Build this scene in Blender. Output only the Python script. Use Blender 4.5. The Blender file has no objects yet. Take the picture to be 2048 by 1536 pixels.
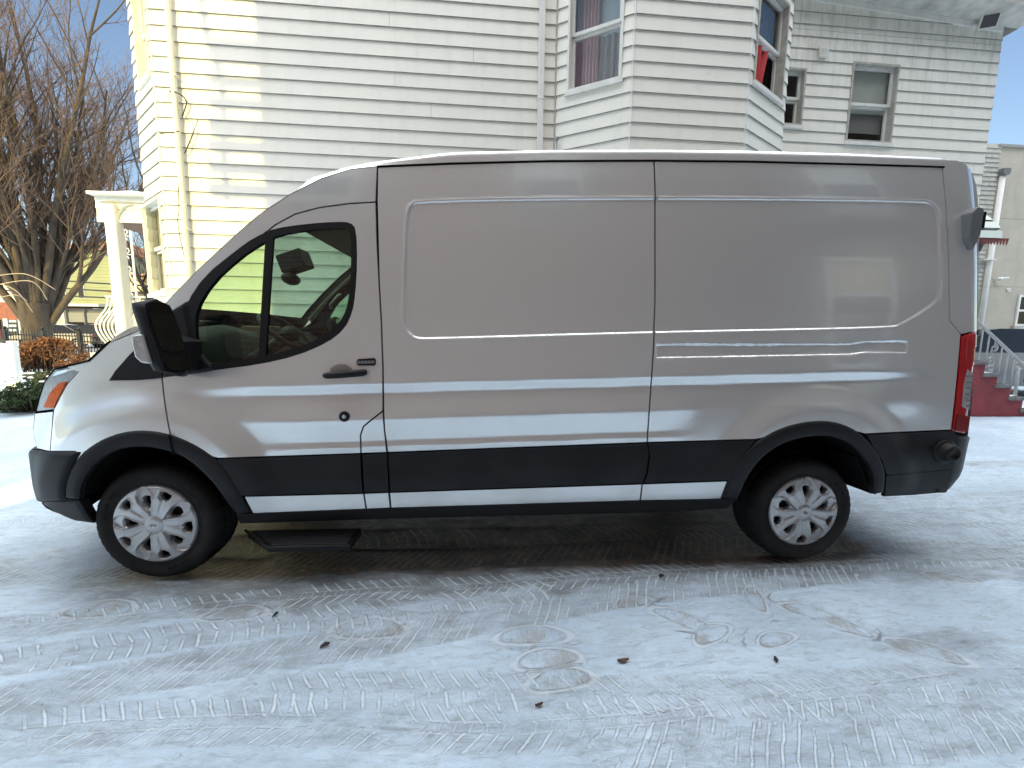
import bpy, bmesh, math, random
import numpy as np
from math import sin, cos, pi, radians, sqrt, atan2
from mathutils import Vector, Matrix
from mathutils.geometry import delaunay_2d_cdt
random.seed(7); RNG = np.random.RandomState(7)
SC = bpy.context.scene
COL = SC.collection

# ------------------------------------------------------------------ camera
W, H = 2048.0, 1536.0
F_PX, PITCH, YAW, ROLL = 836.4, 0.12435, 0.06947, 0.01301
CAM = np.array([1.7863, -2.2738, 1.3992])
Fv = np.array([sin(YAW)*cos(PITCH), cos(YAW)*cos(PITCH), -sin(PITCH)])
_R = np.array([cos(YAW), -sin(YAW), 0.0]); _U = np.cross(_R, Fv)
Rv = _R*cos(ROLL) + _U*sin(ROLL); Uv = -_R*sin(ROLL) + _U*cos(ROLL)
cd = bpy.data.cameras.new('camera'); cam = bpy.data.objects.new('camera', cd); COL.objects.link(cam)
cd.sensor_fit = 'HORIZONTAL'; cd.sensor_width = 36; cd.lens = F_PX/W*36; cd.clip_start = 0.05; cd.clip_end = 2000
cam.matrix_world = Matrix(((Rv[0], Uv[0], -Fv[0], CAM[0]), (Rv[1], Uv[1], -Fv[1], CAM[1]), (Rv[2], Uv[2], -Fv[2], CAM[2]), (0, 0, 0, 1)))
SC.camera = cam

# ------------------------------------------------------------------ light
SUN_EL, SUN_AZ = radians(23), radians(15)          # sun behind the viewer, 15 degrees to the left
sd = Vector((-sin(SUN_AZ)*cos(SUN_EL), -cos(SUN_AZ)*cos(SUN_EL), sin(SUN_EL)))
sl = bpy.data.lights.new('sun', 'SUN'); so = bpy.data.objects.new('sun', sl); COL.objects.link(so)
sl.energy = 2.4; sl.angle = radians(0.55); sl.color = (1.0, 0.80, 0.22)
so.rotation_euler = sd.to_track_quat('Z', 'Y').to_euler(); so.location = (-6, -20, 12)
world = bpy.data.worlds.new('World'); SC.world = world; world.use_nodes = True
wn, wl = world.node_tree.nodes, world.node_tree.links
bg = wn['Background']; sky = wn.new('ShaderNodeTexSky'); sky.sky_type = 'NISHITA'; sky.sun_disc = False
sky.sun_elevation = SUN_EL; sky.sun_rotation = atan2(sd.x, sd.y) % (2*pi); sky.air_density = 1.0; sky.dust_density = 1.2; sky.ozone_density = 1.0
# bright cloud added overhead, out of view, to light the shade, clear blue nearer the horizon in the view
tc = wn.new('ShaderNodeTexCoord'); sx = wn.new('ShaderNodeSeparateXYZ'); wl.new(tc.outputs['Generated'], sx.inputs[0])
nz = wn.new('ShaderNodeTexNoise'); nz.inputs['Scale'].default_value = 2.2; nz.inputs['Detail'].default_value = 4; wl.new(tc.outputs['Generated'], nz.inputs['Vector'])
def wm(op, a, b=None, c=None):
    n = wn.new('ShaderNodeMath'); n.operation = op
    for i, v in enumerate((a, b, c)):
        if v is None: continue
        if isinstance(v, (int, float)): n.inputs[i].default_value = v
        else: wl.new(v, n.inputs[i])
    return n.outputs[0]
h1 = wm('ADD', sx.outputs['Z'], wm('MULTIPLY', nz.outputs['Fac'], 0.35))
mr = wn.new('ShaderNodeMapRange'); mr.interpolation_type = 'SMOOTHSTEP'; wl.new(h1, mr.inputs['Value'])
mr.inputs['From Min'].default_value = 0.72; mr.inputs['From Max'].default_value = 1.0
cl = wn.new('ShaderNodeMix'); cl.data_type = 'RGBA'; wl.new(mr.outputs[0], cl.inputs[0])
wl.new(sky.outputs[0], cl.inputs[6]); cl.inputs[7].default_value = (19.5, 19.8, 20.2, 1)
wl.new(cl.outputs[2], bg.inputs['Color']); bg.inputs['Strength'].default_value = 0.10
SC.view_settings.view_transform = 'Standard'; SC.view_settings.look = 'None'; SC.view_settings.exposure = 1.08; SC.view_settings.gamma = 1
SC.cycles.max_bounces = 8; SC.cycles.diffuse_bounces = 4; SC.cycles.glossy_bounces = 4; SC.cycles.transparent_max_bounces = 16

# ------------------------------------------------------------------ pixel -> place helpers
def ray(px, py):
    return Rv*(px-W/2)/F_PX - Uv*(py-H/2)/F_PX + Fv
def at(px, py, Y):
    d = ray(px, py); return CAM + d*(Y-CAM[1])/d[1]
def gnd(px, py, z=0.0):
    d = ray(px, py); return CAM + d*(z-CAM[2])/d[2]
def onplane(px, py, P0, n):
    d = ray(px, py); P0 = np.array(P0, float); n = np.array(n, float)
    return CAM + d*(((P0-CAM)@n)/(d@n))

# ------------------------------------------------------------------ materials
MATS = {}
def mat(name, col, rough=0.6, metal=0.0, vary=0.0, vscale=4.0, bump=0.0, bscale=60.0, coat=0.0, col2=None, spec=0.5, stretch=None, emis=None):
    if name in MATS: return MATS[name]
    m = bpy.data.materials.new(name); m.use_nodes = True; n, l = m.node_tree.nodes, m.node_tree.links
    p = n['Principled BSDF']; p.inputs['Base Color'].default_value = (*col, 1); p.inputs['Roughness'].default_value = rough
    p.inputs['Metallic'].default_value = metal; p.inputs['Coat Weight'].default_value = coat; p.inputs['Coat Roughness'].default_value = 0.04
    p.inputs['Specular IOR Level'].default_value = spec
    t = n.new('ShaderNodeTexCoord'); mp = n.new('ShaderNodeMapping'); l.new(t.outputs['Object'], mp.inputs[0])
    if stretch: mp.inputs['Scale'].default_value = stretch
    if vary > 0 or col2:
        z = n.new('ShaderNodeTexNoise'); z.inputs['Scale'].default_value = vscale; z.inputs['Detail'].default_value = 6; z.inputs['Roughness'].default_value = 0.65
        l.new(mp.outputs[0], z.inputs['Vector'])
        r = n.new('ShaderNodeValToRGB'); l.new(z.outputs['Fac'], r.inputs[0])
        c2 = col2 if col2 else tuple(max(0, c*(1-vary)) for c in col)
        r.color_ramp.elements[0].position = 0.32; r.color_ramp.elements[0].color = (*c2, 1)
        r.color_ramp.elements[1].position = 0.62; r.color_ramp.elements[1].color = (*col, 1)
        l.new(r.outputs[0], p.inputs['Base Color'])
    if bump > 0:
        z2 = n.new('ShaderNodeTexNoise'); z2.inputs['Scale'].default_value = bscale; z2.inputs['Detail'].default_value = 4; l.new(mp.outputs[0], z2.inputs['Vector'])
        b = n.new('ShaderNodeBump'); b.inputs['Strength'].default_value = bump; b.inputs['Distance'].default_value = 0.01
        l.new(z2.outputs['Fac'], b.inputs['Height']); l.new(b.outputs[0], p.inputs['Normal'])
    MATS[name] = m; return m
def glass(name, tint=(0.8, 0.9, 0.85), rough=0.0):
    if name in MATS: return MATS[name]
    m = bpy.data.materials.new(name); m.use_nodes = True; n, l = m.node_tree.nodes, m.node_tree.links
    for x in list(n): n.remove(x)
    o = n.new('ShaderNodeOutputMaterial'); tr = n.new('ShaderNodeBsdfTransparent'); tr.inputs[0].default_value = (*tint, 1)
    g = n.new('ShaderNodeBsdfGlossy'); g.inputs['Roughness'].default_value = rough
    fr = n.new('ShaderNodeFresnel'); gq = n.new('ShaderNodeNewGeometry'); io = n.new('ShaderNodeMapRange'); io.inputs['To Min'].default_value = 1.5; io.inputs['To Max'].default_value = 1/1.5; l.new(gq.outputs['Backfacing'], io.inputs[0]); l.new(io.outputs[0], fr.inputs[0]); mx = n.new('ShaderNodeMixShader')
    ad = n.new('ShaderNodeMath'); ad.operation = 'MULTIPLY_ADD'; ad.inputs[1].default_value = 1.5; ad.inputs[2].default_value = 0.02; l.new(fr.outputs[0], ad.inputs[0])
    l.new(ad.outputs[0], mx.inputs[0]); l.new(tr.outputs[0], mx.inputs[1]); l.new(g.outputs[0], mx.inputs[2]); l.new(mx.outputs[0], o.inputs[0])
    MATS[name] = m; return m

paint = mat('silver_paint', (0.80, 0.815, 0.81), rough=0.25, metal=0.64, coat=0.9)
def grime(m, col, z0, z1, amt, rough=.75):
    n, l = m.node_tree.nodes, m.node_tree.links; p = n['Principled BSDF']; g = n.new('ShaderNodeNewGeometry'); s = n.new('ShaderNodeSeparateXYZ'); l.new(g.outputs['Position'], s.inputs[0])
    r = n.new('ShaderNodeMapRange'); r.inputs['From Min'].default_value = z1; r.inputs['From Max'].default_value = z0; l.new(s.outputs['Z'], r.inputs[0])
    z = n.new('ShaderNodeTexNoise'); z.inputs['Scale'].default_value = 2.2; z.inputs['Detail'].default_value = 4; z.inputs['Roughness'].default_value = .5; mp = n.new('ShaderNodeMapping'); mp.inputs['Scale'].default_value = (1, 1, 1.6); l.new(g.outputs['Position'], mp.inputs[0]); l.new(mp.outputs[0], z.inputs['Vector'])
    q = n.new('ShaderNodeMapRange'); q.inputs['From Min'].default_value = .38; q.inputs['From Max'].default_value = .68; l.new(z.outputs['Fac'], q.inputs[0])
    a = n.new('ShaderNodeMath'); a.operation = 'MULTIPLY'; l.new(r.outputs[0], a.inputs[0]); l.new(q.outputs[0], a.inputs[1]); b = n.new('ShaderNodeMath'); b.operation = 'MULTIPLY'; b.inputs[1].default_value = amt; l.new(a.outputs[0], b.inputs[0])
    x = n.new('ShaderNodeMix'); x.data_type = 'RGBA'; l.new(b.outputs[0], x.inputs[0]); bc = p.inputs['Base Color']
    if bc.is_linked: l.new(bc.links[0].from_socket, x.inputs[6])
    else: x.inputs[6].default_value = bc.default_value
    x.inputs[7].default_value = (*col, 1); l.new(x.outputs[2], bc)
paint.node_tree.nodes['Principled BSDF'].inputs['Coat IOR'].default_value = 1.75
grime(paint, (.42, .40, .37), .45, 1.15, .35)
blk = mat('textured_black_plastic', (0.0085, 0.009, 0.0105), rough=0.5, bump=.06, bscale=300, vary=.25, vscale=3, spec=.25)
blk2 = mat('dark_trim', (0.006, 0.006, 0.0065), rough=0.5, spec=.3)
void = mat('dark_cavity', (0.006, 0.006, 0.006), rough=0.95, spec=.1)
rubber = mat('tyre_rubber', (0.006, 0.006, 0.0065), rough=0.75, bump=.1, bscale=150, col2=(.011, .0105, .010), vscale=12, spec=.25)
capm = mat('hubcap_silver', (0.52, 0.52, 0.53), rough=0.30, metal=.65, col2=(.44, .435, .43), vscale=14)
grime(blk, (.07, .07, .07), .35, .85, .30); grime(rubber, (.09, .085, .08), .0, .9, .30); grime(capm, (.20, .18, .16), .0, .9, .5)
inter = mat('cab_plastic', (0.02, 0.02, 0.021), rough=.65, vary=.3, vscale=8)
cabglass = glass('cab_glass', (0.49, 0.67, 0.51))
screen_glass = glass('windscreen_glass', (0.86, 0.93, 0.87))

# ------------------------------------------------------------------ mesh helpers
ORG = {}
def link(name, me, parent=None, m=None, mats=None):
    o = bpy.data.objects.new(name, me); COL.objects.link(o)
    if mats:
        for q in mats: me.materials.append(q)
    elif m: me.materials.append(m)
    if parent is not None: o.parent = parent
    return o
def root(name, label, cat, loc=(0, 0, 0), group=None, kind=None):
    o = bpy.data.objects.new(name, None); COL.objects.link(o); o.location = loc; o.empty_display_size = .2
    o['label'] = label; o['category'] = cat
    if group: o['group'] = group
    if kind: o['kind'] = kind
    ORG[o.name] = np.array(loc, float); return o
def tag(o, label=None, cat=None, group=None, kind=None):
    if label: o['label'] = label
    if cat: o['category'] = cat
    if group: o['group'] = group
    if kind: o['kind'] = kind
    return o
def org(parent):
    p = parent
    while p is not None:
        if p.name in ORG: return ORG[p.name]
        p = p.parent
    return np.zeros(3)
class MB:
    def __init__(s): s.v = []; s.f = []; s.mi = []; s.sm = []
    def add(s, vs, fs, mi=0, smooth=False):
        b = len(s.v); s.v += [tuple(map(float, v)) for v in vs]
        for f in fs: s.f.append(tuple(b+i for i in f)); s.mi.append(mi); s.sm.append(smooth)
        return s
    def box(s, lo, hi, mi=0):
        x0, y0, z0 = lo; x1, y1, z1 = hi
        return s.add([(x0,y0,z0),(x1,y0,z0),(x1,y1,z0),(x0,y1,z0),(x0,y0,z1),(x1,y0,z1),(x1,y1,z1),(x0,y1,z1)],
              [(0,3,2,1),(4,5,6,7),(0,1,5,4),(1,2,6,5),(2,3,7,6),(3,0,4,7)], mi)
    def obox(s, c, u, v, w, mi=0):      # oriented box: centre, three half-axis vectors
        c, u, v, w = map(lambda a: np.array(a, float), (c, u, v, w))
        P = [c+a*u+b*v+d*w for d in (-1, 1) for a, b in ((-1,-1),(1,-1),(1,1),(-1,1))]
        return s.add(P, [(0,3,2,1),(4,5,6,7),(0,1,5,4),(1,2,6,5),(2,3,7,6),(3,0,4,7)], mi)
    def prism(s, poly, ax, a, b, mi=0):  # poly in the two other axes
        def mk(p, t):
            if ax == 'y': return (p[0], t, p[1])
            if ax == 'x': return (t, p[0], p[1])
            return (p[0], p[1], t)
        n = len(poly); P = [mk(p, a) for p in poly]+[mk(p, b) for p in poly]
        return s.add(P, [tuple(range(n)), tuple(range(2*n-1, n-1, -1))]+[(i, n+i, n+(i+1) % n, (i+1) % n) for i in range(n)], mi)
    def tube(s, pts, r, n=8, mi=0, cap=True, smooth=True):
        pts = [np.array(p, float) for p in pts]; m = len(pts); rr = r if hasattr(r, '__len__') else [r]*m
        vs = []; a = None
        for i, p in enumerate(pts):
            t = pts[min(i+1, m-1)]-pts[max(i-1, 0)]; t = t/(np.linalg.norm(t)+1e-9)
            if a is None:
                a = np.cross(t, (0, 0, 1.)) if abs(t[2]) < .9 else np.cross(t, (1., 0, 0))
            a = a-t*(a@t); a /= np.linalg.norm(a)+1e-9; b = np.cross(t, a)
            for k in range(n): q = 2*pi*k/n; vs.append(p+rr[i]*(a*cos(q)+b*sin(q)))
        fs = [(i*n+k, i*n+(k+1) % n, (i+1)*n+(k+1) % n, (i+1)*n+k) for i in range(m-1) for k in range(n)]
        s.add(vs, fs, mi, smooth)
        if cap: 
            b0 = len(s.v)-m*n; s.f += [tuple(b0+k for k in range(n-1, -1, -1)), tuple(b0+(m-1)*n+k for k in range(n))]; s.mi += [mi, mi]; s.sm += [False, False]
        return s
    def lathe(s, prof, c, axis='y', n=64, mi=0, smooth=True):   # prof: list of (r, t)
        vs = []
        for r, t in prof:
            for k in range(n):
                q = 2*pi*k/n; a, b = r*cos(q), r*sin(q)
                vs.append({'y': (c[0]+a, c[1]+t, c[2]+b), 'z': (c[0]+a, c[1]+b, c[2]+t), 'x': (c[0]+t, c[1]+a, c[2]+b)}[axis])
        fs = [(i*n+k, (i+1)*n+k, (i+1)*n+(k+1) % n, i*n+(k+1) % n) for i in range(len(prof)-1) for k in range(n)]
        return s.add(vs, fs, mi, smooth)
    def grid(s, P, mi=0, smooth=True):   # P[i][j] points
        n, m = len(P), len(P[0]); return s.add([p for r in P for p in r], [(i*m+j, (i+1)*m+j, (i+1)*m+j+1, i*m+j+1) for i in range(n-1) for j in range(m-1)], mi, smooth)
    def ellipsoid(s, c, r, n=16, m=10, mi=0):
        P = [[(c[0]+r[0]*sin(pi*i/m)*cos(2*pi*j/n), c[1]+r[1]*sin(pi*i/m)*sin(2*pi*j/n), c[2]+r[2]*cos(pi*i/m)) for j in range(n+1)] for i in range(m+1)]
        return s.grid(P, mi)
    def build(s, name, m, parent=None, mats=None, bevel=0, world=True):
        me = bpy.data.meshes.new(name); V = np.array(s.v)
        if world: V = V-org(parent)
        me.from_pydata([tuple(v) for v in V], [], s.f)
        me.polygons.foreach_set('material_index', s.mi); me.polygons.foreach_set('use_smooth', s.sm); me.update()
        o = link(name, me, parent, m, mats)
        if bevel:
            b = o.modifiers.new('bevel', 'BEVEL'); b.width = bevel; b.segments = 3; b.limit_method = 'ANGLE'; b.harden_normals = False
            me.polygons.foreach_set('use_smooth', [True]*len(me.polygons)) if bevel > .02 else None
        return o
def inpoly(pts, poly):
    x, y = pts[:, 0], pts[:, 1]; c = np.zeros(len(pts), bool); n = len(poly)
    for i in range(n):
        x0, y0 = poly[i]; x1, y1 = poly[(i+1) % n]
        if y0 == y1: continue
        c ^= ((y0 > y) != (y1 > y)) & (x < (x1-x0)*(y-y0)/(y1-y0)+x0)
    return c
def polydist(pts, poly, closed=True):
    poly = np.array(poly, float); d = np.full(len(pts), 1e9); n = len(poly)
    for i in range(n if closed else n-1):
        a = poly[i]; b = poly[(i+1) % n]; ab = b-a; L = ab@ab+1e-12
        t = np.clip(((pts-a)@ab)/L, 0, 1); q = pts-(a+t[:, None]*ab); d = np.minimum(d, np.sqrt((q*q).sum(1)))
    return d
def smooth_closed(P, it=2, keep=None):
    P = [tuple(p) for p in P]
    for _ in range(it):
        Q = []
        for i in range(len(P)):
            a, b = np.array(P[i]), np.array(P[(i+1) % len(P)]); Q += [tuple(.75*a+.25*b), tuple(.25*a+.75*b)]
        P = Q
    return P
def resample(P, step, closed=True):
    P = np.array(P, float); out = []; n = len(P)
    for i in range(n if closed else n-1):
        a, b = P[i], P[(i+1) % n]; k = max(1, int(round(np.linalg.norm(b-a)/step)))
        out += [a+(b-a)*j/k for j in range(k)]
    if not closed: out.append(P[-1])
    return np.array(out)
def area2(P): P = np.array(P); return np.sum(P[:, 0]*np.roll(P[:, 1], -1)-np.roll(P[:, 0], -1)*P[:, 1])
def inset(P, d):
    P = np.array(P, float); 
    if area2(P) < 0: P = P[::-1]
    e = np.roll(P, -1, 0)-P; e /= np.linalg.norm(e, axis=1)[:, None]+1e-12; n = np.stack([-e[:, 1], e[:, 0]], 1)
    m = n+np.roll(n, 1, 0); l = np.linalg.norm(m, axis=1)[:, None]+1e-9; m = m/l; c = np.clip((m*n).sum(1), .4, 1)[:, None]
    return P+m*d/c
def cdt(loops, inner):
    V = []; E = []
    for L in loops:
        b = len(V); n = len(L); V += [tuple(p) for p in L]; E += [(b+i, b+(i+1) % n) for i in range(n)]
    V += [tuple(p) for p in inner]
    vo, eo, fo, *_ = delaunay_2d_cdt([Vector(v) for v in V], E, [], 0, 1e-6)
    vo = np.array([tuple(v) for v in vo]); fo = np.array([f for f in fo if len(f) == 3])
    c = vo[fo].mean(1); k = inpoly(c, loops[0])
    for L in loops[1:]: k &= ~inpoly(c, L)
    return vo, fo[k]
# ================================================================== VAN
VAN = root('cargo_van', 'silver medium-roof cargo van with black lower cladding parked across the snowy driveway', 'van', (1.9, 1.03, 0.0))
YC = 1.03
def sstep(t): t = np.clip(t, 0, 1); return t*t*(3-2*t)
_zt = np.arange(-.2, 3.0, .001)
def _tab(kn, sg=6):
    k = np.array(kn); y = np.interp(_zt, k[:, 0], k[:, 1]); w = np.exp(-.5*(np.arange(-4*sg, 4*sg+1)/sg)**2); w /= w.sum()
    return np.convolve(np.pad(y, 4*sg, 'edge'), w, 'valid')
T_BASE = _tab([(.25, .10), (.33, .055), (.40, .020), (.50, .010), (.53, .003), (.75, .004), (.95, .010), (1.15, .028), (1.3, .042), (1.7, .075), (1.95, .102), (2.10, .125), (2.2, .142), (2.28, .158), (2.34, .172), (2.45, .20)], 22)
T_A = _tab([(.6, 0), (.93, 0), (1.053, .010), (1.062, .009), (1.108, -.011), (1.120, -.012), (1.45, 0)], 4)
T_B = _tab([(.6, 0), (.722, .011), (.764, -.001), (.79, .007), (.80, .007), (.915, -.013), (.93, -.013), (1.02, -.002), (1.06, 0), (1.2, 0)], 5)
PRESS = None; SLOT = None
def side(x, z, feat=True):
    x = np.asarray(x, float); z = np.asarray(z, float)
    zr = z-.030*(x-1.25)
    s = np.interp(zr, _zt, T_BASE)
    mA = sstep((x-.05)/.7)*(1-sstep((x-3.9)/.7)); mB = sstep((x-.35-.9*np.clip(.95-zr, 0, .2))/.4)*(1-sstep((x-2.75+.5*np.clip(.9-zr, -.2, .2))/.35))
    s = s+mA*np.interp(zr, _zt, T_A)+mB*np.interp(zr, _zt, T_B)
    for wx, wz, a in ((0.0, .37, .036), (3.75, .40, .036)):
        r = np.sqrt((x-wx)**2+(z-wz)**2); s = s-a*(1-sstep((r-.56)/.17))*sstep((z-.35)/.25)
    rr = np.sqrt((x-4.28)**2/1.9+(z-.86)**2)                      # soft hollow behind the rear arch
    s = s+.010*(1-sstep((rr-.03)/.17))
    s = s+.44*np.clip((-.20-x)/.77, 0, 1.3)**2.4
    s = s+.085*np.clip((.8-x)/1.0, 0, 1.4)**2*np.clip((zr-1.15)/.9, 0, 1.2)
    xc = 4.70-.05*(z-1.0)*(z > 1.0); q = np.clip(x-xc, 0, .1185); s = s+.12-np.sqrt(.0144-q*q)
    if feat and PRESS is not None:
        pt = np.stack([x.ravel(), z.ravel()], 1)
        d = polydist(pt, PRESS)*np.where(inpoly(pt, PRESS), 1, -1); s = s+(.0065*sstep((d+.004)/.012)-.0020*np.exp(-((d+.008)/.005)**2)).reshape(s.shape)
        d = polydist(pt, SLOT)*np.where(inpoly(pt, SLOT), 1, -1); s = s+(.007*sstep((d+.002)/.008)).reshape(s.shape)
    return s
def P(px, py):
    d = ray(px, py); Y = np.linspace(-.15, .6, 301); t = (Y-CAM[1])/d[1]; X = CAM[0]+d[0]*t; Z = CAM[2]+d[2]*t
    f = Y-side(X, Z, False); i = np.argmax(f >= 0) if (f >= 0).any() else int(np.argmax(f))
    if f[i] >= 0 and i > 0:
        k = f[i-1]/(f[i-1]-f[i]); return (X[i-1]+k*(X[i]-X[i-1]), Z[i-1]+k*(Z[i]-Z[i-1]))
    return (X[i], Z[i])
def PP(L): return [P(*q) for q in L]
PRESS = np.array(smooth_closed(PP([(838, 402), (1310, 396), (1840, 402), (1866, 408), (1878, 430), (1879, 585), (1872, 606), (1805, 648), (1780, 655), (1310, 664), (860, 677), (828, 676), (810, 655), (808, 625), (814, 440), (820, 412)]), 2))
SLOT = np.array(PP([(1312, 689), (1700, 688), (1730, 683), (1816, 682), (1816, 706), (1730, 705), (1700, 709), (1312, 716)]))
def nrm(x, z, feat=True):
    e = .0025; gx = (side(x+e, z, feat)-side(x-e, z, feat))/(2*e); gz = (side(x, z+e, feat)-side(x, z-e, feat))/(2*e)
    n = np.stack([gx, -np.ones_like(gx), gz], -1); return n/np.linalg.norm(n, axis=-1)[..., None]
def patch(name, poly, m, parent, holes=(), gap=.0042, lift=0.0, thick=.022, step=.016, both=True, feat=True, label=None, rnd=0.0, mats=None, px=True):
    """skin panel on the van's side surface, with folded edges; copied to the far side"""
    L = [np.array(resample(PP(resample(h, 12)) if px else h, .016)) for h in [poly]+list(holes)]
    L = [inset(l, gap if i == 0 else -gap) for i, l in enumerate(L)]
    lo, hi = L[0].min(0), L[0].max(0)
    gx, gz = np.meshgrid(np.arange(lo[0], hi[0], step), np.arange(lo[1], hi[1], step)); q = np.stack([gx.ravel(), gz.ravel()], 1)
    if feat and PRESS is not None:
        ex = [q]
        for R_, offs in ((PRESS, (-.012, -.007, -.003, .001, .005, .010)), (SLOT, (-.002, .002, .006))):
            for o_ in offs: ex.append(resample(inset(R_, o_), .012))
        q = np.concatenate(ex)
    k = inpoly(q, L[0])
    for l in L[1:]: k &= ~inpoly(q, l)
    for l in L: k &= polydist(q, l) > step*.45
    q = q[k]; q = q+RNG.uniform(-.12, .12, q.shape)*min(step, .008); vo, fo = cdt(L, q)
    edge_d = np.full(len(vo), 9.)
    if rnd > 0:
        for l in L: edge_d = np.minimum(edge_d, polydist(vo, l))
    lf = lift*(1 if rnd == 0 else 0)+(lift*np.sqrt(np.clip(1-(1-np.clip(edge_d/rnd, 0, 1))**2, 0, 1)) if rnd > 0 else 0)
    s = side(vo[:, 0], vo[:, 1], feat)-lf
    N = nrm(vo[:, 0], vo[:, 1], feat)
    V = np.stack([vo[:, 0], s, vo[:, 1]], 1)
    a = V[fo]; fn = np.cross(a[:, 1]-a[:, 0], a[:, 2]-a[:, 0]); fl = fn[:, 1] > 0; fo[fl] = fo[fl][:, ::-1]
    # rim
    rv = []; rf = []; base = len(V)
    for l in L:
        n = len(l); ls = side(l[:, 0], l[:, 1], feat)-(0 if rnd > 0 else lift)
        b = base+len(rv)
        rv += [(l[i, 0], ls[i], l[i, 1]) for i in range(n)]+[(l[i, 0], ls[i]+thick, l[i, 1]) for i in range(n)]
        for i in range(n): j = (i+1) % n; rf.append((b+i, b+j, b+n+j, b+n+i) if l is not L[0] else (b+j, b+i, b+n+i, b+n+j))
    out = None
    for far in ((False, True) if both else (False,)):
        VV = np.concatenate([V, np.array(rv)]); NN = N.copy(); F1 = fo.tolist(); F2 = [list(f) for f in rf]
        if far:
            VV[:, 1] = 2*YC-VV[:, 1]; NN[:, 1] *= -1; F1 = [f[::-1] for f in F1]; F2 = [f[::-1] for f in F2]
        me = bpy.data.meshes.new(name); me.from_pydata((VV-org(parent)).tolist(), [], F1+F2)
        me.polygons.foreach_set('use_smooth', [True]*len(F1)+[False]*len(F2)); me.update()
        if rnd == 0:
            ln = np.zeros((len(me.loops), 3)); vi = np.zeros(len(me.loops), int); me.loops.foreach_get('vertex_index', vi)
            k3 = 3*len(F1); ln[:k3] = NN[vi[:k3]]
            fnorm = np.zeros(3*len(me.polygons)); me.polygons.foreach_get('normal', fnorm); fnorm = fnorm.reshape(-1, 3)[len(F1):]
            ln[k3:] = np.repeat(fnorm, 4, 0); me.normals_split_custom_set(ln.tolist())
        o = link(name, me, parent, m, mats)
        if label and not far: o['label'] = label
        if out is None: out = o
    return out

# key outlines (measured on the side plane)
ARCH_FO = [(132, 999), (133, 967), (146, 932), (170, 904), (205, 881), (249, 866), (293, 863), (337, 870), (381, 887), (425, 914), (457, 950), (483, 994), (501, 1027)]
ARCH_FI = [(158, 999), (160, 976), (173, 947), (199, 917), (234, 898), (278, 892), (322, 897), (366, 911), (401, 938), (434, 973), (457, 1008), (476, 1030)]
ARCH_RO = [(1441, 999), (1459, 958), (1488, 908), (1526, 876), (1576, 853), (1634, 843), (1678, 848), (1713, 864), (1743, 891), (1763, 923), (1771, 952), (1766, 988)]
ARCH_RI = [(1474, 1002), (1488, 964), (1517, 920), (1555, 891), (1599, 875), (1649, 870), (1687, 879), (1716, 900), (1737, 926), (1749, 952), (1746, 988)]
TOP_A = [(130, 733), (178, 722), (214, 688), (240, 676), (270, 664), (300, 646), (322, 618), (345, 590), (400, 535), (470, 470), (520, 427), (580, 388), (640, 357), (700, 338), (755, 332)]
DOOR_TOP = [(752, 404), (700, 407), (640, 415), (590, 428), (550, 450), (500, 490), (430, 553), (370, 610), (340, 640)]
DOOR_L = [(326, 690), (324, 757), (329, 800), (335, 840), (341, 872)]
WIN = [(700, 446), (711, 459), (713, 522), (709, 590), (703, 625), (688, 657), (654, 684), (593, 710), (520, 727), (432, 738), (400, 745), (385, 730), (375, 690), (372, 650), (373, 606), (410, 551), (471, 502), (510, 474), (550, 458), (617, 449), (670, 445)]
WIN = smooth_closed(WIN, 1)
def sopen(P, it=2):
    for _ in range(it):
        Q = [P[0]]
        for a, b in zip(P[:-1], P[1:]): Q += [(.75*a[0]+.25*b[0], .75*a[1]+.25*b[1]), (.25*a[0]+.75*b[0], .25*a[1]+.75*b[1])]
        P = Q+[P[-1]]
    return P
fender_poly = [(130, 733), (178, 722), (214, 688), (240, 676), (270, 664), (300, 646), (326, 632), (326, 690), (324, 757), (329, 800), (335, 840), (341, 872)] + ARCH_FO[7:1:-1] + [(150, 903), (100, 903), (107, 820), (122, 790), (134, 768), (155, 745)]
fascia_poly = [(108, 738), (130, 734), (155, 745), (134, 768), (122, 790), (107, 820), (100, 903), (74, 898), (66, 862), (69, 826), (77, 796), (88, 763)]
nosep = [(107, 822), (100, 903), (74, 898), (66, 862), (70, 826)]
lamp_poly = [(108, 738), (130, 734), (176, 724), (155, 746), (134, 769), (121, 794), (108, 820), (71, 824), (77, 797), (88, 763)]
door_poly = DOOR_L + ARCH_FO[8:10] + [(437, 917), (722, 907), (721, 870), (727, 853), (745, 838), (766, 822), (766, 740), (763, 650), (758, 560), (754, 480)] + DOOR_TOP
cap_poly = [(340, 640), (326, 632)] + TOP_A[6:] + [(752, 404)] + DOOR_TOP[1:-1]
flap_poly = [(722, 907), (721, 870), (727, 853), (745, 838), (766, 822), (769, 860), (774, 905)]
B_SEAM = [(755, 332), (754, 404), (758, 560), (763, 650), (766, 740), (767, 822), (769, 860), (775, 905)]
M_SEAM = [(1308, 322), (1311, 400), (1311, 600), (1307, 700), (1300, 800), (1294, 885)]
GUT = [(755, 334), (900, 328), (1100, 323), (1308, 322)]
GUT2 = [(1308, 322), (1500, 324), (1700, 329), (1885, 335)]
mid_poly = GUT + M_SEAM[1:] + B_SEAM[::-1][:-1]
PILLAR = [(1885, 335), (1893, 420), (1898, 520), (1899, 640), (1922, 668)]
rear_poly = GUT2 + PILLAR[1:] + [(1921, 680), (1914, 760), (1903, 860), (1730, 868), (1713, 864), (1678, 848), (1634, 843), (1576, 853), (1526, 876), (1512, 879)] + [(1294, 885)] + M_SEAM[::-1][1:-1]
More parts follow.
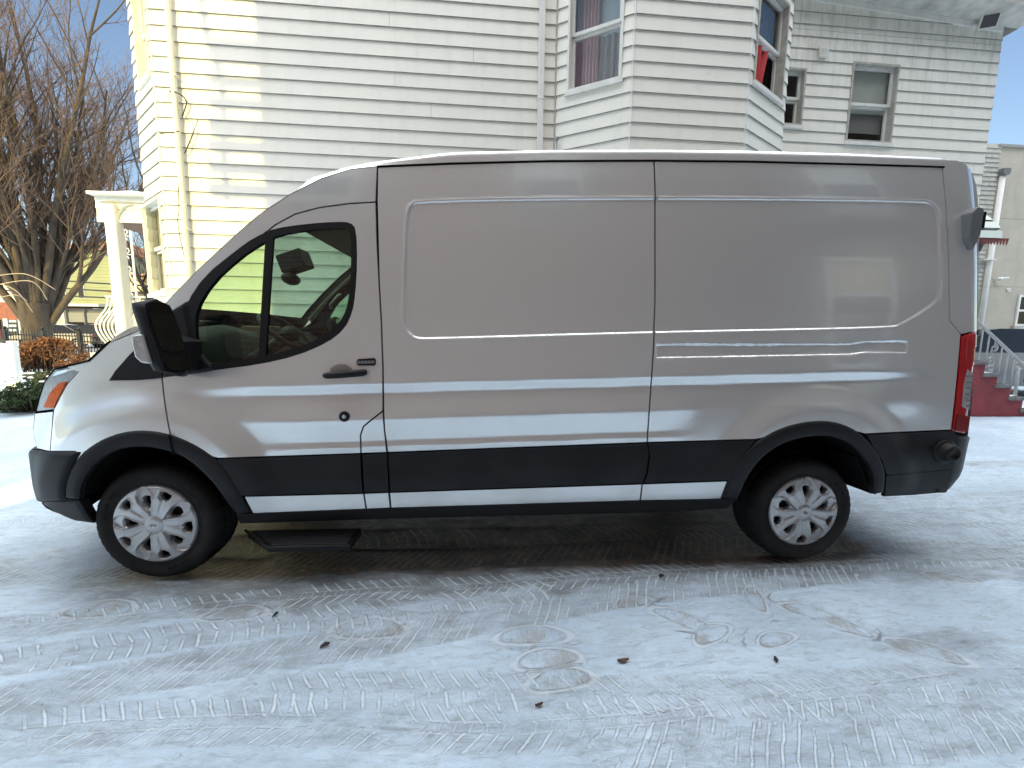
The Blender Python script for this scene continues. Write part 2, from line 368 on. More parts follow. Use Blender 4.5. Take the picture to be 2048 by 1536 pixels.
post_poly = [(1885, 335), (1887, 320), (1914, 321), (1932, 329), (1945, 345), (1953, 372), (1956, 400), (1958, 470), (1957, 560), (1955, 662), (1940, 664), (1922, 668), (1899, 640), (1898, 520), (1893, 420)]
tail_poly = [(1923, 672), (1953, 661), (1950, 714), (1944, 749), (1936, 827), (1930, 868), (1904, 862), (1910, 819), (1918, 741)]

body = patch('front_fender', fender_poly, paint, VAN)
patch('nose_corner', nosep, paint, VAN)
door = patch('front_door', door_poly, paint, VAN, holes=[WIN])
patch('a_pillar', cap_poly, paint, VAN)
patch('fuel_flap', flap_poly, paint, VAN)
patch('side_panel', mid_poly, paint, VAN)
patch('rear_side_panel', rear_poly, paint, VAN)
patch('rear_corner_post', post_poly, paint, VAN, gap=.001)
# cladding, sill strips
clad = dict(feat=False, lift=.004)
patch('door_cladding', [(437, 917), (722, 907), (724, 950), (727, 986), (488, 992), (483, 994), (457, 950), (433, 920)], blk, VAN, **clad)
patch('flap_cladding', [(723, 907), (775, 905), (779, 984), (728, 986), (726, 950)], blk, VAN, **clad)
patch('side_cladding', [(775, 905), (1294, 885), (1299, 905), (1292, 950), (1285, 967), (780, 984)], blk, VAN, **clad)
patch('rear_side_cladding', [(1294, 885), (1512, 879), (1488, 908), (1459, 958), (1456, 961), (1285, 967), (1293, 950), (1299, 910)], blk, VAN, **clad)
patch('quarter_cladding', [(1730, 868), (1903, 860), (1918, 872), (1914, 905), (1905, 940), (1896, 955), (1771, 950), (1763, 923), (1743, 891)], blk, VAN, **clad)
patch('quarter_cladding', [(1770, 950), (1896, 938), (1905, 940), (1890, 984), (1826, 990), (1764, 993), (1766, 988)], blk, VAN, feat=False, lift=.007)
for pl in ([(488, 993), (727, 987), (732, 1018), (506, 1027)], [(728, 987), (777, 985), (781, 1016), (733, 1018)], [(779, 985), (1284, 968), (1280, 1001), (782, 1016)], [(1285, 968), (1455, 962), (1441, 998), (1281, 1001)]):
    patch('sill_strip', pl, paint, VAN, feat=False, gap=.0035)
patch('sill_trim', [(470, 1030), (506, 1028), (782, 1017), (1280, 1002), (1441, 999), (1470, 1002), (1455, 1018), (1290, 1026), (783, 1038), (480, 1048)], blk2, VAN, feat=False, lift=-.006, gap=0)
af = patch('wheel_arch_trim', [(x, y-3) for x, y in sopen(ARCH_FO)]+sopen(ARCH_FI)[::-1], blk, VAN, feat=False, lift=.014, rnd=.030, thick=.03, gap=0, step=.01)
patch('wheel_arch_trim', [(x, y-3) for x, y in sopen(ARCH_RO)]+sopen(ARCH_RI)[::-1], blk, VAN, feat=False, lift=.014, rnd=.030, thick=.03, gap=0, step=.01)
# dark inner shell with wheel cut-outs
fw = lambda A: [((a+c)/2, (b+d)/2) for (a, b), (c, d) in A]
WIN_IN = None
inner_poly = [(112, 745), (150, 734), (190, 722), (222, 690), (270, 672), (335, 628), (405, 543), (525, 435), (640, 366), (755, 342), (900, 337), (1308, 332), (1880, 345), (1900, 420), (1905, 600), (1905, 850), (1890, 975), (1775, 985)]+[(x+4, y-4) for x, y in ARCH_RI[::-1][1:]]+[(1455, 1008), (783, 1026), (486, 1040)]+[(x+3, y-5) for x, y in ARCH_FI[::-1][1:-1]]+[(150, 985), (90, 980), (80, 900), (82, 830)]
WIN_IN = [(699, 450), (708, 462), (709, 522), (705, 590), (698, 625), (684, 654), (652, 681), (592, 706), (520, 723), (432, 732), (400, 735), (385, 700), (384, 640), (395, 590), (420, 556), (475, 509), (512, 483), (550, 463), (617, 454), (670, 450)]
WIN_IN = smooth_closed(WIN_IN, 1)
patch('inner_shell', inner_poly, void, VAN, holes=[WIN_IN], lift=-.028, thick=.004, gap=0, step=.05, feat=False)
# window: rubber frame, divider bar, glass
WG = [(694, 457), (701, 466), (703, 522), (699, 588), (692, 622), (678, 647), (647, 673), (590, 698), (518, 715), (445, 726), (412, 728), (395, 700), (390, 660), (392, 618), (425, 565), (478, 517), (515, 492), (553, 471), (617, 460), (670, 456)]
WG = smooth_closed(WG, 1)
fr = patch('window_frame', WIN, blk2, door, holes=[WG], lift=.002, gap=0, thick=.03, step=.01, feat=False)
patch('window_divider', [(531, 476), (547, 470), (531, 716), (517, 719)], blk2, door, lift=.003, gap=0, thick=.02, feat=False)
patch('side_window', WIN_IN, cabglass, door, lift=-.010, gap=-.002, thick=.002, step=.05, feat=False)
patch('mirror_base', [(326, 755), (324, 634), (345, 620), (373, 603), (379, 640), (388, 672), (398, 700), (415, 722), (431, 737), (400, 746)], blk, door, lift=.012, rnd=.012, gap=0, thick=.01, step=.01, feat=False)
patch('fender_corner_trim', [(220, 761), (232, 742), (262, 708), (300, 672), (323, 636), (325, 756), (280, 760)], blk, VAN, lift=.006, gap=0, thick=.008, feat=False)
# ---- headlight
lens = glass('lamp_lens', (.93, .95, .95)); refl = mat('lamp_reflector', (.34, .36, .37), rough=.3, metal=.7, bump=.5, bscale=40)
amber = mat('amber_lens', (.75, .13, .008), rough=.4, spec=.2, vary=.35, vscale=25)
hl = patch('headlight', lamp_poly, refl, VAN, lift=-.004, thick=.03, feat=False, label='clear headlight with amber turn lens')
patch('turn_signal', [(134, 762), (119, 765), (107, 776), (98, 788), (86, 815), (108, 817), (114, 801), (122, 787)], amber, hl, lift=.001, gap=.002, thick=.01, feat=False)
patch('lens_rib', [(112, 742), (170, 729), (158, 738), (100, 756)], mat('lamp_chrome', (.85, .87, .9), rough=.08, metal=1), hl, lift=.001, gap=.004, thick=.01, feat=False)
# ---- tail light
red = mat('red_lens', (.36, .008, .012), rough=.10, coat=1); redd = mat('red_lens_dark', (.20, .008, .010), rough=.15, coat=1)
clearl = mat('clear_reverse_lens', (.55, .57, .58), rough=.08, metal=.6, bump=.6, bscale=25, coat=1)
tl = patch('tail_light', tail_poly, red, VAN, lift=.010, rnd=.012, gap=.002, thick=.03, feat=False, label='tall red tail light with clear reversing lens')
patch('reversing_lens', [(1931, 738), (1941, 747), (1935, 820), (1920, 812), (1923, 770)], clearl, tl, lift=.0115, gap=0, thick=.01, feat=False)
for k in range(6):
    y = 750+k*12; patch('lens_rib', [(1927-.25*k, y), (1944-1.2*k, y+1), (1944-1.2*k, y+4), (1927-.25*k, y+3)], mat('lamp_chrome', (.85, .87, .9)), tl, lift=.0125, gap=0, thick=.003, feat=False)
patch('brake_lens', [(1911, 828), (1935, 832), (1930, 864), (1906, 860)], redd, tl, lift=.0125, gap=0, thick=.006, feat=False)

# ---- lofted skins across the van: nose, hood, windscreen, roof
def cross(E, B, p, n=40, um=1.0):
    x, z = E; s = float(side(x, z, False)); r = []
    for k in range(n+1):
        t = k/n*2-1; u = np.sign(t)*(1-(1-abs(t))**2.6)*um; w = 1-abs(u)**p; au = abs(u)
        if p > 3.5: kk = min(1, (p-3.5)/4); w = (1-kk)*w+kk*(.52*min(1, (1-au)/.016)+.48*(1-(min(1, au/.984))**7))
        r.append((x+B[0]*w, YC+u*(YC-s), z+B[1]*w))
    return r
def loft(name, pts, Bs, ps, m, parent=VAN, um=1.0, dense=26, flip=False, nr=40):
    E = np.array(pts, float); k = len(E); t = np.linspace(0, k-1, dense); i = np.arange(k)
    ex, ez = np.interp(t, i, E[:, 0]), np.interp(t, i, E[:, 1]); bx = np.interp(t, i, [b[0] for b in Bs]); bz = np.interp(t, i, [b[1] for b in Bs]); pp = np.interp(t, i, ps)
    rows = [cross((ex[j], ez[j]), (bx[j], bz[j]), pp[j], nr, um) for j in range(dense)]
    if flip: rows = rows[::-1]
    return MB().grid(rows).build(name, m, parent)
c = PP([(74, 897), (66, 862), (70, 826), (77, 796), (88, 763), (108, 738), (130, 733)])
loft('front_fascia', c, [(-.20, 0), (-.20, 0), (-.19, 0), (-.17, .0), (-.15, 0), (-.12, .0), (-.10, .01)], [2.6]*7, paint)
grl = MB()
for k in range(5): grl.box((-1.015+.01*k, .62, .80+.055*k), (-.96+.01*k, 1.44, .822+.055*k))
grl.build('grille', blk2, VAN, bevel=.004)
c = PP([(130, 733), (178, 722), (214, 688), (240, 676), (270, 664)])
loft('hood', c, [(-.10, .02), (-.10, .11), (-.10, .14), (-.10, .12), (-.11, .08)], [2.6, 3.2, 3.4, 3.2, 3], paint)
for far in (0, 1):
    q = [(x, float(side(x, z, False))-.002, z+.001) for x, z in [P(*k_) for k_ in resample([(112, 738), (130, 733), (178, 722), (214, 688), (222, 683)], 10, False)]]
    MB().tube([(a, (2*YC-b) if far else b, d) for a, b, d in q], .0050, 6).build('hood_gap', void, VAN)
patch('arch_joint', [(340, 868), (346, 870), (354, 908), (348, 906)], void, VAN, lift=.0145, gap=0, thick=.004, feat=False)
c2 = PP([(270, 664), (300, 646), (322, 618)])
loft('cowl', c2, [(-.11, .08), (-.14, .06), (-.17, .03)], [3, 2.8, 2.6], blk2, dense=8)
c = PP([(322, 618), (345, 590), (400, 535), (470, 470), (520, 427), (580, 388)])
Bw = [(-.17, .03), (-.18, .03), (-.19, .04), (-.18, .045), (-.15, .02), (-.12, .008)]
def loftw(name, u0, u1, m, nr):
    E = np.array(c); k = len(E); t = np.linspace(0, k-1, 24); i = np.arange(k); rows = []
    for tt in t:
        x, z = np.interp(tt, i, E[:, 0]), np.interp(tt, i, E[:, 1]); bx = np.interp(tt, i, [b[0] for b in Bw]); bz = np.interp(tt, i, [b[1] for b in Bw]); s = float(side(x, z, False))
        rows.append([(x+bx*(1-abs(u)**2.6), YC+u*(YC-s), z+bz*(1-abs(u)**2.6)) for u in np.linspace(u0, u1, nr)])
    return MB().grid(rows).build(name, m, VAN)
loftw('windscreen', -.925, .925, screen_glass, 30)
for sg in (-1, 1): loftw('windscreen_pillar', sg*1.0, sg*.925, paint, 5); loftw('windscreen_seal', sg*.926, sg*.90, blk2, 3)
c = PP([(580, 388), (640, 357), (700, 338), (755, 332)]+GUT[1:]+GUT2[1:]+[(1893, 337)])
nn = len(c); Br = [(-.12, .008), (-.09, .012), (-.05, .025), (-.01, .055)]+[(0, .125)]*(nn-6)+[(.02, .115), (.02, .11)]; pr = [2.6, 8, 11, 14]+[20.0]*(nn-4)
loft('roof', c, Br, pr, paint, dense=60, nr=60)
# gutter line and roof seam details
gl = [P(*q) for q in resample(GUT+GUT2[1:]+[(1888, 335)], 30, False)]
for far in (0, 1):
    q = [(x, (float(side(x, z, False))-.001), z+.002) for x, z in gl]
    if far: q = [(a, 2*YC-b, d) for a, b, d in q]
    MB().tube(q, .0055, 6).build('roof_gutter', void, VAN)
# rear doors
rows = []
zs = np.concatenate([np.linspace(.74, 2.15, 22), np.linspace(2.18, 2.44, 8)])
for z in zs:
    xc = 4.70-.05*max(0, z-1.0); r = []
    drop = .10*max(0, (z-2.18)/.26)**2
    s0 = float(side(xc, z, False))
    for a in np.linspace(radians(70), radians(90), 5): r.append((xc+.12*sin(a)-drop, s0+.12-.12*cos(a), z))
    for a in np.linspace(0, 1, 13)[1:-1]: r.append((xc+.12-drop+.012*sin(pi*a), s0+.12+a*(2*YC-2*s0-.24), z))
    for a in np.linspace(radians(90), radians(70), 5): r.append((xc+.12*sin(a)-drop, 2*YC-(s0+.12-.12*cos(a)), z))
    rows.append(r)
rd = MB().grid(rows[::-1]).build('rear_door', paint, VAN)
MB().obox((4.80, YC, 1.5), (.012, 0, 0), (0, .004, 0), (0, 0, .75)).build('door_gap', void, rd)
for sy in (-1, 1):
    MB().obox((4.828, YC+sy*.45, 1.78), (.01, 0, 0), (0, .33, 0), (0, 0, .28)).build('rear_window', mat('dark_glass', (.008, .009, .010), rough=.12, spec=.4), rd, bevel=.008)
# door hinge cover on the rear corner
x0, z0 = P(1950, 447); s0 = float(side(x0, z0, False))
hx = at(1957, 447, .10)[0]-.05
hz = [at(1950, y, .10)[2] for y in (503, 480, 430, 421)]
grey = mat('hinge_grey', (.16, .165, .17), rough=.4, vary=.2)
mb = MB(); 
mb.prism([(hx-.05, hz[1]), (hx-.01, hz[0]), (hx+.022, hz[1]+.02), (hx+.022, hz[3]+.0), (hx-.02, hz[3]+.01), (hx-.055, hz[2])], 'y', .055, .15)
hg = mb.build('door_hinge', grey, VAN, bevel=.008)
MB().box((hx+.020, .085, (hz[1]+hz[3])/2+.01), (hx+.055, .12, (hz[1]+hz[3])/2+.04)).box((hx+.045, .07, (hz[1]+hz[3])/2-.02), (hx+.055, .14, (hz[1]+hz[3])/2+.07)).build('hinge_pin', blk2, hg)

# ---- bumpers (lofted around the nose / tail)
def bump_loft(name, prof_px, B, p, m):   # prof: px points along silhouette bottom->top
    pts = PP(prof_px); return loft(name, pts, [B]*len(pts), [p]*len(pts), m, dense=24, nr=40)
fb = patch('front_bumper', [(58, 899), (74, 900), (100, 903), (150, 903), (163, 904), (146, 932), (133, 967), (132, 999), (148, 1000), (158, 1000), (82, 1003), (62, 968), (51, 938), (50, 915)], blk, VAN, lift=.022, rnd=.03, gap=0, thick=.05, feat=False, step=.012)
patch('bumper_valance', [(82, 1004), (158, 1001), (164, 1010), (175, 1030), (188, 1046), (150, 1041), (116, 1026)], blk, VAN, lift=.010, rnd=.02, gap=0, thick=.05, feat=False, step=.012)
bump_loft('bumper_front_face', [(150, 1041), (116, 1026), (82, 1003), (62, 968), (51, 938), (50, 915), (58, 899), (74, 898)], (-.20, 0), 2.6, blk)
rb = MB(); prof = []
zr0, zr1 = at(1925, 975, .1)[2], at(1943, 870, .1)[2]
pl = [(4.60, .012), (4.66, .012), (4.74, .03), (4.82, .075), (4.865, .14), (4.885, .24), (4.90, .5), (4.90, YC)]
pl = pl+[(x, 2*YC-y) for x, y in pl[::-1][1:]]
rows = []
for z, ins in ((zr0-.01, .10), (zr0, .06), (zr0+.08, .022), (zr0+.13, .012), (zr1-.06, .004), (zr1-.012, 0.0), (zr1, .012), (zr1+.002, .06)):
    rows.append([(x-ins*(1 if 1 < i < len(pl)-2 else 0), y+(ins*.3 if y < YC else -ins*.3), z) for i, (x, y) in enumerate(pl)])
rb.grid(rows[::-1]); rbo = rb.build('rear_bumper', blk, VAN)
MB().box((4.80, .25, zr0+.02), (4.86, 1.8, zr1-.01)).build('bumper_core', void, rbo)
q = at(1936, 905, .10)
rl = MB()
for k in range(3): rl.box((4.855, .15, .60+.035*k), (4.892, .22, .625+.035*k))
rl.build('bumper_reflector', clearl, rbo)
# round rubber plug on the rear quarter
x0, z0 = P(1888, 903); s0 = float(side(x0, z0, False))
MB().lathe([(.075, 0), (.074, -.006), (.062, -.010), (.058, -.012), (.050, -.045), (.043, -.055), (.030, -.058), (.028, -.05), (0.0001, -.05)], (x0, s0-.004, z0), 'y', 40).build('round_plug', blk2, VAN)

# ---- handle, lock, keypad
x0, z0 = P(683, 747); s0 = float(side(x0, z0, False))
hcup = MB(); R1 = .062
P_ = [[(x0+rr*R1*cos(a)*.98, s0-.0025+.016*(1-rr**2)*0-.0 if rr > .99 else s0-.003+.0*rr, z0+rr*R1*sin(a)*.82) for a in np.linspace(0, 2*pi, 41)] for rr in (1.0, .9)]
P_ += [[(x0+rr*R1*cos(a)*.98, s0-.0035+.020*0, z0+rr*R1*sin(a)*.82) for a in np.linspace(0, 2*pi, 41)] for rr in (.6, .01)]
cupm = mat('handle_cup_silver', (.36, .36, .37), rough=.28, metal=.7, coat=.5)
hc = hcup.grid(P_).build('handle_cup', cupm, door)
a_, b_ = P(650, 751), P(734, 744)
pts = []
for t in np.linspace(0, 1, 13): pts.append((a_[0]+(b_[0]-a_[0])*t, s0-.012-.026*sin(pi*min(1, max(0, t)))**.6, a_[1]+(b_[1]-a_[1])*t))
MB().tube(pts, [.012]+[.017]*3+[.018]*5+[.019]*3+[.013], 12).build('door_handle', blk, door)
x0, z0 = P(689, 833); s0 = float(side(x0, z0, False))
MB().lathe([(.029, .002), (.028, -.006), (.022, -.008), (.012, -.007), (.011, -.009), (.0001, -.009)], (x0, s0, z0), 'y', 32).build('door_lock', blk2, door)
MB().lathe([(.010, -.0095), (.0095, -.011), (.0001, -.011)], (x0, s0, z0), 'y', 20).box((x0-.0012, s0-.0118, z0-.006), (x0+.0012, s0-.0108, z0+.006)).build('lock_cylinder', capm, door)
kp = patch('keypad', [(717, 718), (749, 716), (752, 719), (752, 728), (749, 731), (717, 731), (714, 728), (714, 721)], blk2, door, lift=.005, gap=0, thick=.005, feat=False, both=False)
kg = mat('keypad_mark', (.45, .46, .47), rough=.5)
for k in range(5):
    xx, zz = P(718.5+7*k, 724.5-.2*k); sk = float(side(xx, zz, False))
    MB().lathe([(.0078, -.0055), (.0078, -.0068), (.0060, -.0068), (.0060, -.0055)], (xx, sk, zz), 'y', 16).box((xx-.003, sk-.0066, zz-.001), (xx+.003, sk-.0056, zz+.001)).build('key_button', kg, kp)

# ---- running step below the door
st = MB(); zs_ = .275
tx = lambda px, py, Y: at(px, py, Y)[0]
zt = at(600, 1050, .10)[2]; zb = zt-.035
xa, xb, xc_, xd = at(494, 1048, .16)[0], at(722, 1044, .16)[0], at(706, 1088, .0)[0], at(545, 1092, .0)[0]
ztp = at(620, 1088, -.02)[2]
y_out = -.045; y_in = .16
st.add([(xa, y_in, ztp+.0), (xb, y_in, ztp), (xc_, y_out, ztp), (xd, y_out, ztp), (xa, y_in, ztp-.05), (xb, y_in, ztp-.05), (xc_, y_out, ztp-.03), (xd, y_out, ztp-.03)], [(0, 3, 2, 1), (4, 5, 6, 7), (3, 0, 4, 7), (2, 3, 7, 6), (1, 2, 6, 5), (0, 1, 5, 4)])
so_ = st.build('side_step', blk2, VAN, bevel=.006)
tr = MB()
for k in range(9):
    f = (k+.6)/9.6; y = y_in+(y_out-y_in)*f; xl = xa+(xd-xa)*f+.03; xr = xb+(xc_-xb)*f-.025
    tr.box((xl, y-.006, ztp-.002), (xr, y+.004, ztp+.005))
tr.build('step_tread', mat('step_ridge', (.035, .037, .042), rough=.45, vary=.3, vscale=30), so_, bevel=.001)
MB().tube([(xa-.01, y_in, ztp), (xd, y_out-.003, ztp), (xc_, y_out-.003, ztp)], .009, 8).build('step_edge', blk, so_)

# ---- wheels
def wheel(wx, near, front):
    root_w = bpy.data.objects.new('wheel', None)
    return root_w
TYRE_R = .332; CAP_R = .220
def tyre_mesh():
    prof = [(.205, .012), (.215, .004), (.228, .001), (.236, .004), (.250, -.004), (.275, -.010), (.295, -.008), (.310, .002), (.318, .012), (.3235, .022)]
    mb = MB(); n = 132; w = .235
    full = prof+[(.327, .030), (TYRE_R, .045), (TYRE_R+.001, .075), (TYRE_R-.007, .079), (TYRE_R-.007, .085), (TYRE_R+.002, .089), (TYRE_R+.002, .146), (TYRE_R-.007, .150), (TYRE_R-.007, .156), (TYRE_R+.001, .160), (TYRE_R, .190), (.327, .205)]+[(r, w-t) for r, t in prof[::-1]]
    vs = []
    for r, t in full:
        for k in range(n):
            a = 2*pi*k/n; rr = r-(.0065 if (k % 3 == 0 and r > .3185 and (t < .08 or t > .155)) else 0) - (.003 if (k % 3 == 0 and .300 < r <= .3185) else 0)
            vs.append((rr*cos(a+(.02 if t > .1 else 0)), t, rr*sin(a+(.02 if t > .1 else 0))))
    mb.add(vs, [(i*n+k, (i+1)*n+k, (i+1)*n+(k+1) % n, i*n+(k+1) % n) for i in range(len(full)-1) for k in range(n)], 0, True)
    for rr, a0, n2 in ((.263, .3, 14), (.263, 2.4, 12), (.281, 4.2, 10), (.262, 4.9, 9)):      # raised sidewall lettering blocks
        for k in range(n2):
            if k % 5 == 4: continue
            a = a0+k*.055; c_, s_ = cos(a), sin(a); t = -.0085
            mb.obox((rr*c_, t, rr*s_), (.0075*c_, 0, .0075*s_), (-.0028*s_, 0, .0028*c_), (0, .0022, 0))
            if k % 2: mb.obox(((rr+.006)*c_-.003*s_, t, (rr+.006)*s_+.003*c_), (.0015*c_, 0, .0015*s_), (-.005*s_, 0, .005*c_), (0, .0022, 0))
    return mb
def capmesh():
    n5 = 5; big = []; small = []
    for k in range(n5):
        A = radians(31+72*k)
        def pol(lst, A=A): return [(r*cos(A+radians(t)), r*sin(A+radians(t))) for r, t in lst]
        big.append(pol([(.092, -3), (.092, 3), (.118, 9.5), (.140, 10.5), (.160, 7.5), (.165, 0), (.160, -7.5), (.140, -10.5), (.118, -9.5)]))
        B_ = A+radians(-36)
        small.append([(r*cos(B_+radians(t)), r*sin(B_+radians(t))) for r, t in [(.152, -3.5), (.152, 3.5), (.170, 9.0), (.194, 8.5), (.196, 0), (.194, -8.5), (.170, -9.0)]])
    holes = [np.array(resample(h, .008)) for h in big+small]
    out = np.array([(CAP_R*cos(a), CAP_R*sin(a)) for a in np.linspace(0, 2*pi, 180)[:-1]])
    pts = []
    for r in np.arange(.006, CAP_R-.002, .0034):
        m = int(2*pi*r/.0036)+1; pts += [(r*cos(2*pi*j/m+r*30), r*sin(2*pi*j/m+r*30)) for j in range(m)]
    q = np.array(pts); k = np.ones(len(q), bool)
    for h in holes: k &= ~inpoly(q, h) & (polydist(q, h) > .0018)
    q = q[k]; vo, fo = cdt([out]+holes, q)
    def hgt(v):
        r = np.hypot(v[:, 0], v[:, 1]); a = np.degrees(np.arctan2(v[:, 1], v[:, 0]))
        base = np.interp(r, [0, .030, .034, .046, .050, .055, .1, .15, .20, .213, .22], [.020, .020, .019, .015, .011, .013, .019, .020, .012, .010, -.003])
        dB = np.full(len(v), 9.)
        for h in holes[:5]: dB = np.minimum(dB, polydist(v, h))
        dS = np.full(len(v), 9.)
        for h in holes[5:]: dS = np.minimum(dS, polydist(v, h))
        t = (a-31+36) % 72-36; T = np.interp(r, [.05, .06, .10, .14, .18, .205, .216], [3.5, 5, 11.5, 15.0, 13.5, 8.0, 3.0]); d = (np.abs(t)-T)*r*pi/180
        ridge = .0045*np.exp(-((d-.001)/.0035)**2)*(r > .052)*(r < .212)+.004*np.exp(-((dS-.007)/.003)**2)
        drop = -.013*sstep(-d/.007+.1)*(r > .052)*(r < .214)-.012*np.clip(1-dB/.006, 0, 1)-.012*np.clip(1-dS/.006, 0, 1)
        # V-shaped spokes: valley on the line through the small holes
        ridge2 = -.006*np.clip(1-np.abs(np.abs(t)-36)/5.0, 0, 1)*sstep((r-.055)/.03)*(r < .15)
        return base+(ridge+drop)*sstep((r-.048)/.008)*sstep((.219-r)/.006)+ridge2
    h = hgt(vo); mb = MB()
    V = np.stack([vo[:, 0], -h, vo[:, 1]], 1); a = V[fo]; fn = np.cross(a[:, 1]-a[:, 0], a[:, 2]-a[:, 0]); fl = fn[:, 1] > 0; fo[fl] = fo[fl][:, ::-1]
    mb.add(V.tolist(), fo.tolist(), 0, True)
    for L in [out]+holes:
        hh = hgt(L); n = len(L); mb.add([(L[i, 0], -hh[i], L[i, 1]) for i in range(n)]+[(L[i, 0]*.985, -hh[i]+.022, L[i, 1]*.985) for i in range(n)], [(i, (i+1) % n, n+(i+1) % n, n+i) for i in range(n)], 0, False)
    return mb
def disc_mesh():
    mb = MB(); mb.lathe([(.0001, .030), (.06, .032), (.10, .045), (.19, .05), (.205, .03), (.212, .004), (.222, .003), (.222, .012), (.205, .05), (.200, .20)], (0, 0, 0), 'y', 64)
    for k in range(5): a = 2*pi*k/5; mb.ellipsoid((.085*cos(a), .030, .085*sin(a)), (.013, .012, .013), 8, 6)
    return mb
def emblem_mesh():
    mb = MB(); n = 40; P0 = []
    for sx_, t in ((1, -.0205), (1, -.0225), (.86, -.0225), (.86, -.0212), (.02, -.0212)):
        P0.append([(.019*sx_*cos(2*pi*k/n), t, .0105*sx_*sin(2*pi*k/n)) for k in range(n+1)])
    mb.grid(P0); sc = [(-.010, .001), (-.007, .004), (-.008, -.003), (-.003, .001), (-.001, -.002), (.002, .001), (.004, -.002), (.006, .001), (.009, .004), (.0095, -.002)]
    mb.tube([(a, -.0222, b) for a, b in sc], .0008, 5); return mb
tm, cm, dm, em = tyre_mesh(), capmesh(), disc_mesh(), emblem_mesh()
def raw(mb, name, m):
    o = mb.build(name, m, None); me = o.data; bpy.data.objects.remove(o); return me
tme, cme, dme, eme = raw(tm, 'tyre', rubber), raw(cm, 'hubcap', capm), raw(dm, 'wheel_disc', blk2), raw(em, 'emblem', capm)
for (wx, wy, rot, far) in ((-.002, .035, radians(0), 0), (3.752, .052, radians(14), 0), (0, .035, .3, 1), (3.75, .052, 1.1, 1)):
    w = link('wheel', dme, VAN); w.location = Vector((wx, wy if not far else 2*YC-wy, .327))-Vector(ORG['cargo_van'])
    w.rotation_euler = (0, rot, pi if far else 0)
    for nm, me in (('tyre', tme), ('hubcap', cme), ('emblem', eme)): link(nm, me, w)
# wheel wells
for arc in (ARCH_FI, ARCH_RI):
    q = PP(arc); a = [(x, .03, z) for x, z in q]; 
    for far in (0, 1):
        rows = [[(x, y, z+.004) for x, _, z in a] for y in (.012, .25, .55)]
        if far: rows = [[(x, 2*YC-y, z) for x, y, z in r] for r in rows]
        MB().grid(rows).build('wheel_well', void, VAN)
# underbody, bulkhead, floor
ub = MB()
ub.box((.52, .07, .40), (3.12, 1.99, .50)); ub.box((-.75, .55, .45), (.55, 1.5, .62)); ub.box((3.1, .6, .45), (4.72, 1.45, .6)); ub.box((4.2, .08, .5), (4.7, 1.98, .62))
ub.tube([(0, .25, .327), (0, 1.8, .327)], .03, 8); ub.tube([(3.75, .25, .327), (3.75, 1.8, .327)], .045, 10)
ub.build('underbody', void, VAN)
MB().box((1.33, .16, .5), (1.36, 1.90, 2.18)).build('bulkhead', inter, VAN)
# mud flap
x0, z0 = P(1744, 985); x1, z1 = P(1722, 920)
MB().add([(x1+.02, .03, z1), (x0, .03, z0-.01), (x0-.02, .22, z0-.01), (x1, .22, z1), (x1+.03, .03, z1), (x0+.01, .03, z0-.01), (x0-.01, .22, z0-.01), (x1+.01, .22, z1)], [(0, 1, 2, 3), (7, 6, 5, 4), (0, 4, 5, 1)]).build('splash_shield', blk2, VAN)

# ---- cab interior
hz_ = at(600, 470, 1.9)[2]
MB().box((.62, .22, 2.03), (1.34, 1.84, 2.06)).build('headliner', inter, VAN)
dz = 1.36
D_ = MB(); rows = []
for y in np.linspace(.16, 1.90, 24):
    binn = .05*np.exp(-((y-.55)/.22)**2)
    rows.append([(-.28, y, dz-.10), (-.18, y, dz-.01), (-.02, y, dz+.02+binn*.4), (.12, y, dz+.01+binn), (.20, y, dz-.05+binn), (.24, y, dz-.22), (.30, y, dz-.5), (.26, y, .60)])
D_.grid(rows); D_.build('dashboard', inter, VAN)
# steering wheel
sw = MB(); cw = np.array([.53, .56, 1.36]); tilt = radians(38); uu = np.array([-cos(tilt), 0, sin(tilt)]); vv = np.array([0, 1., 0])
sw.tube([cw+.20*(uu*cos(a)+vv*sin(a)) for a in np.linspace(0, 2*pi, 37)], .016, 10, cap=False)
for a in (radians(90), radians(-90), radians(180)): sw.tube([cw+.03*(uu*cos(a)+vv*sin(a)), cw+.2*(uu*cos(a)+vv*sin(a))], .012, 8)
sw.ellipsoid(cw, (.06, .08, .06)); sw.tube([cw, (.15, .56, 1.1)], .04, 10)
sw.build('steering_wheel', inter, VAN)
# seats
for y in (.50, 1.50):
    s_ = MB(); s_.box((.85, y-.24, .85), (1.30, y+.24, 1.0)); s_.obox((1.22, y, 1.22), (.05, 0, .01), (0, .22, 0), (-.03, 0, .28)); s_.box((1.16, y-.12, 1.52), (1.25, y+.12, 1.70))
    s_.build('seat', inter, VAN, bevel=.03)
# rear-view mirror and sensor pod
g_ = at(582, 558, 1.0)
mm = MB().ellipsoid((g_[0], 1.0, g_[2]), (.045, .13, .045), 14, 8); g2 = at(597, 530, 1.03)
mm.obox((g2[0]-.02, 1.03, g2[2]+.02), (.085, 0, .03), (0, .09, 0), (-.02, 0, .06)); mm.tube([(g_[0], 1.0, g_[2]), (g2[0], 1.03, g2[2])], .012, 6)
mm.build('rear_view_mirror', inter, VAN, bevel=.02)
# grab handle on the far pillar
ga, gb_ = at(662, 617, 1.80), at(680, 590, 1.80)
MB().tube([ga, ga+np.array((.015, -.05, .03)), gb_+np.array((.0, -.05, -.01)), gb_], .014, 8).build('grab_handle', mat('light_grey_plastic', (.30, .31, .30), rough=.5), VAN)

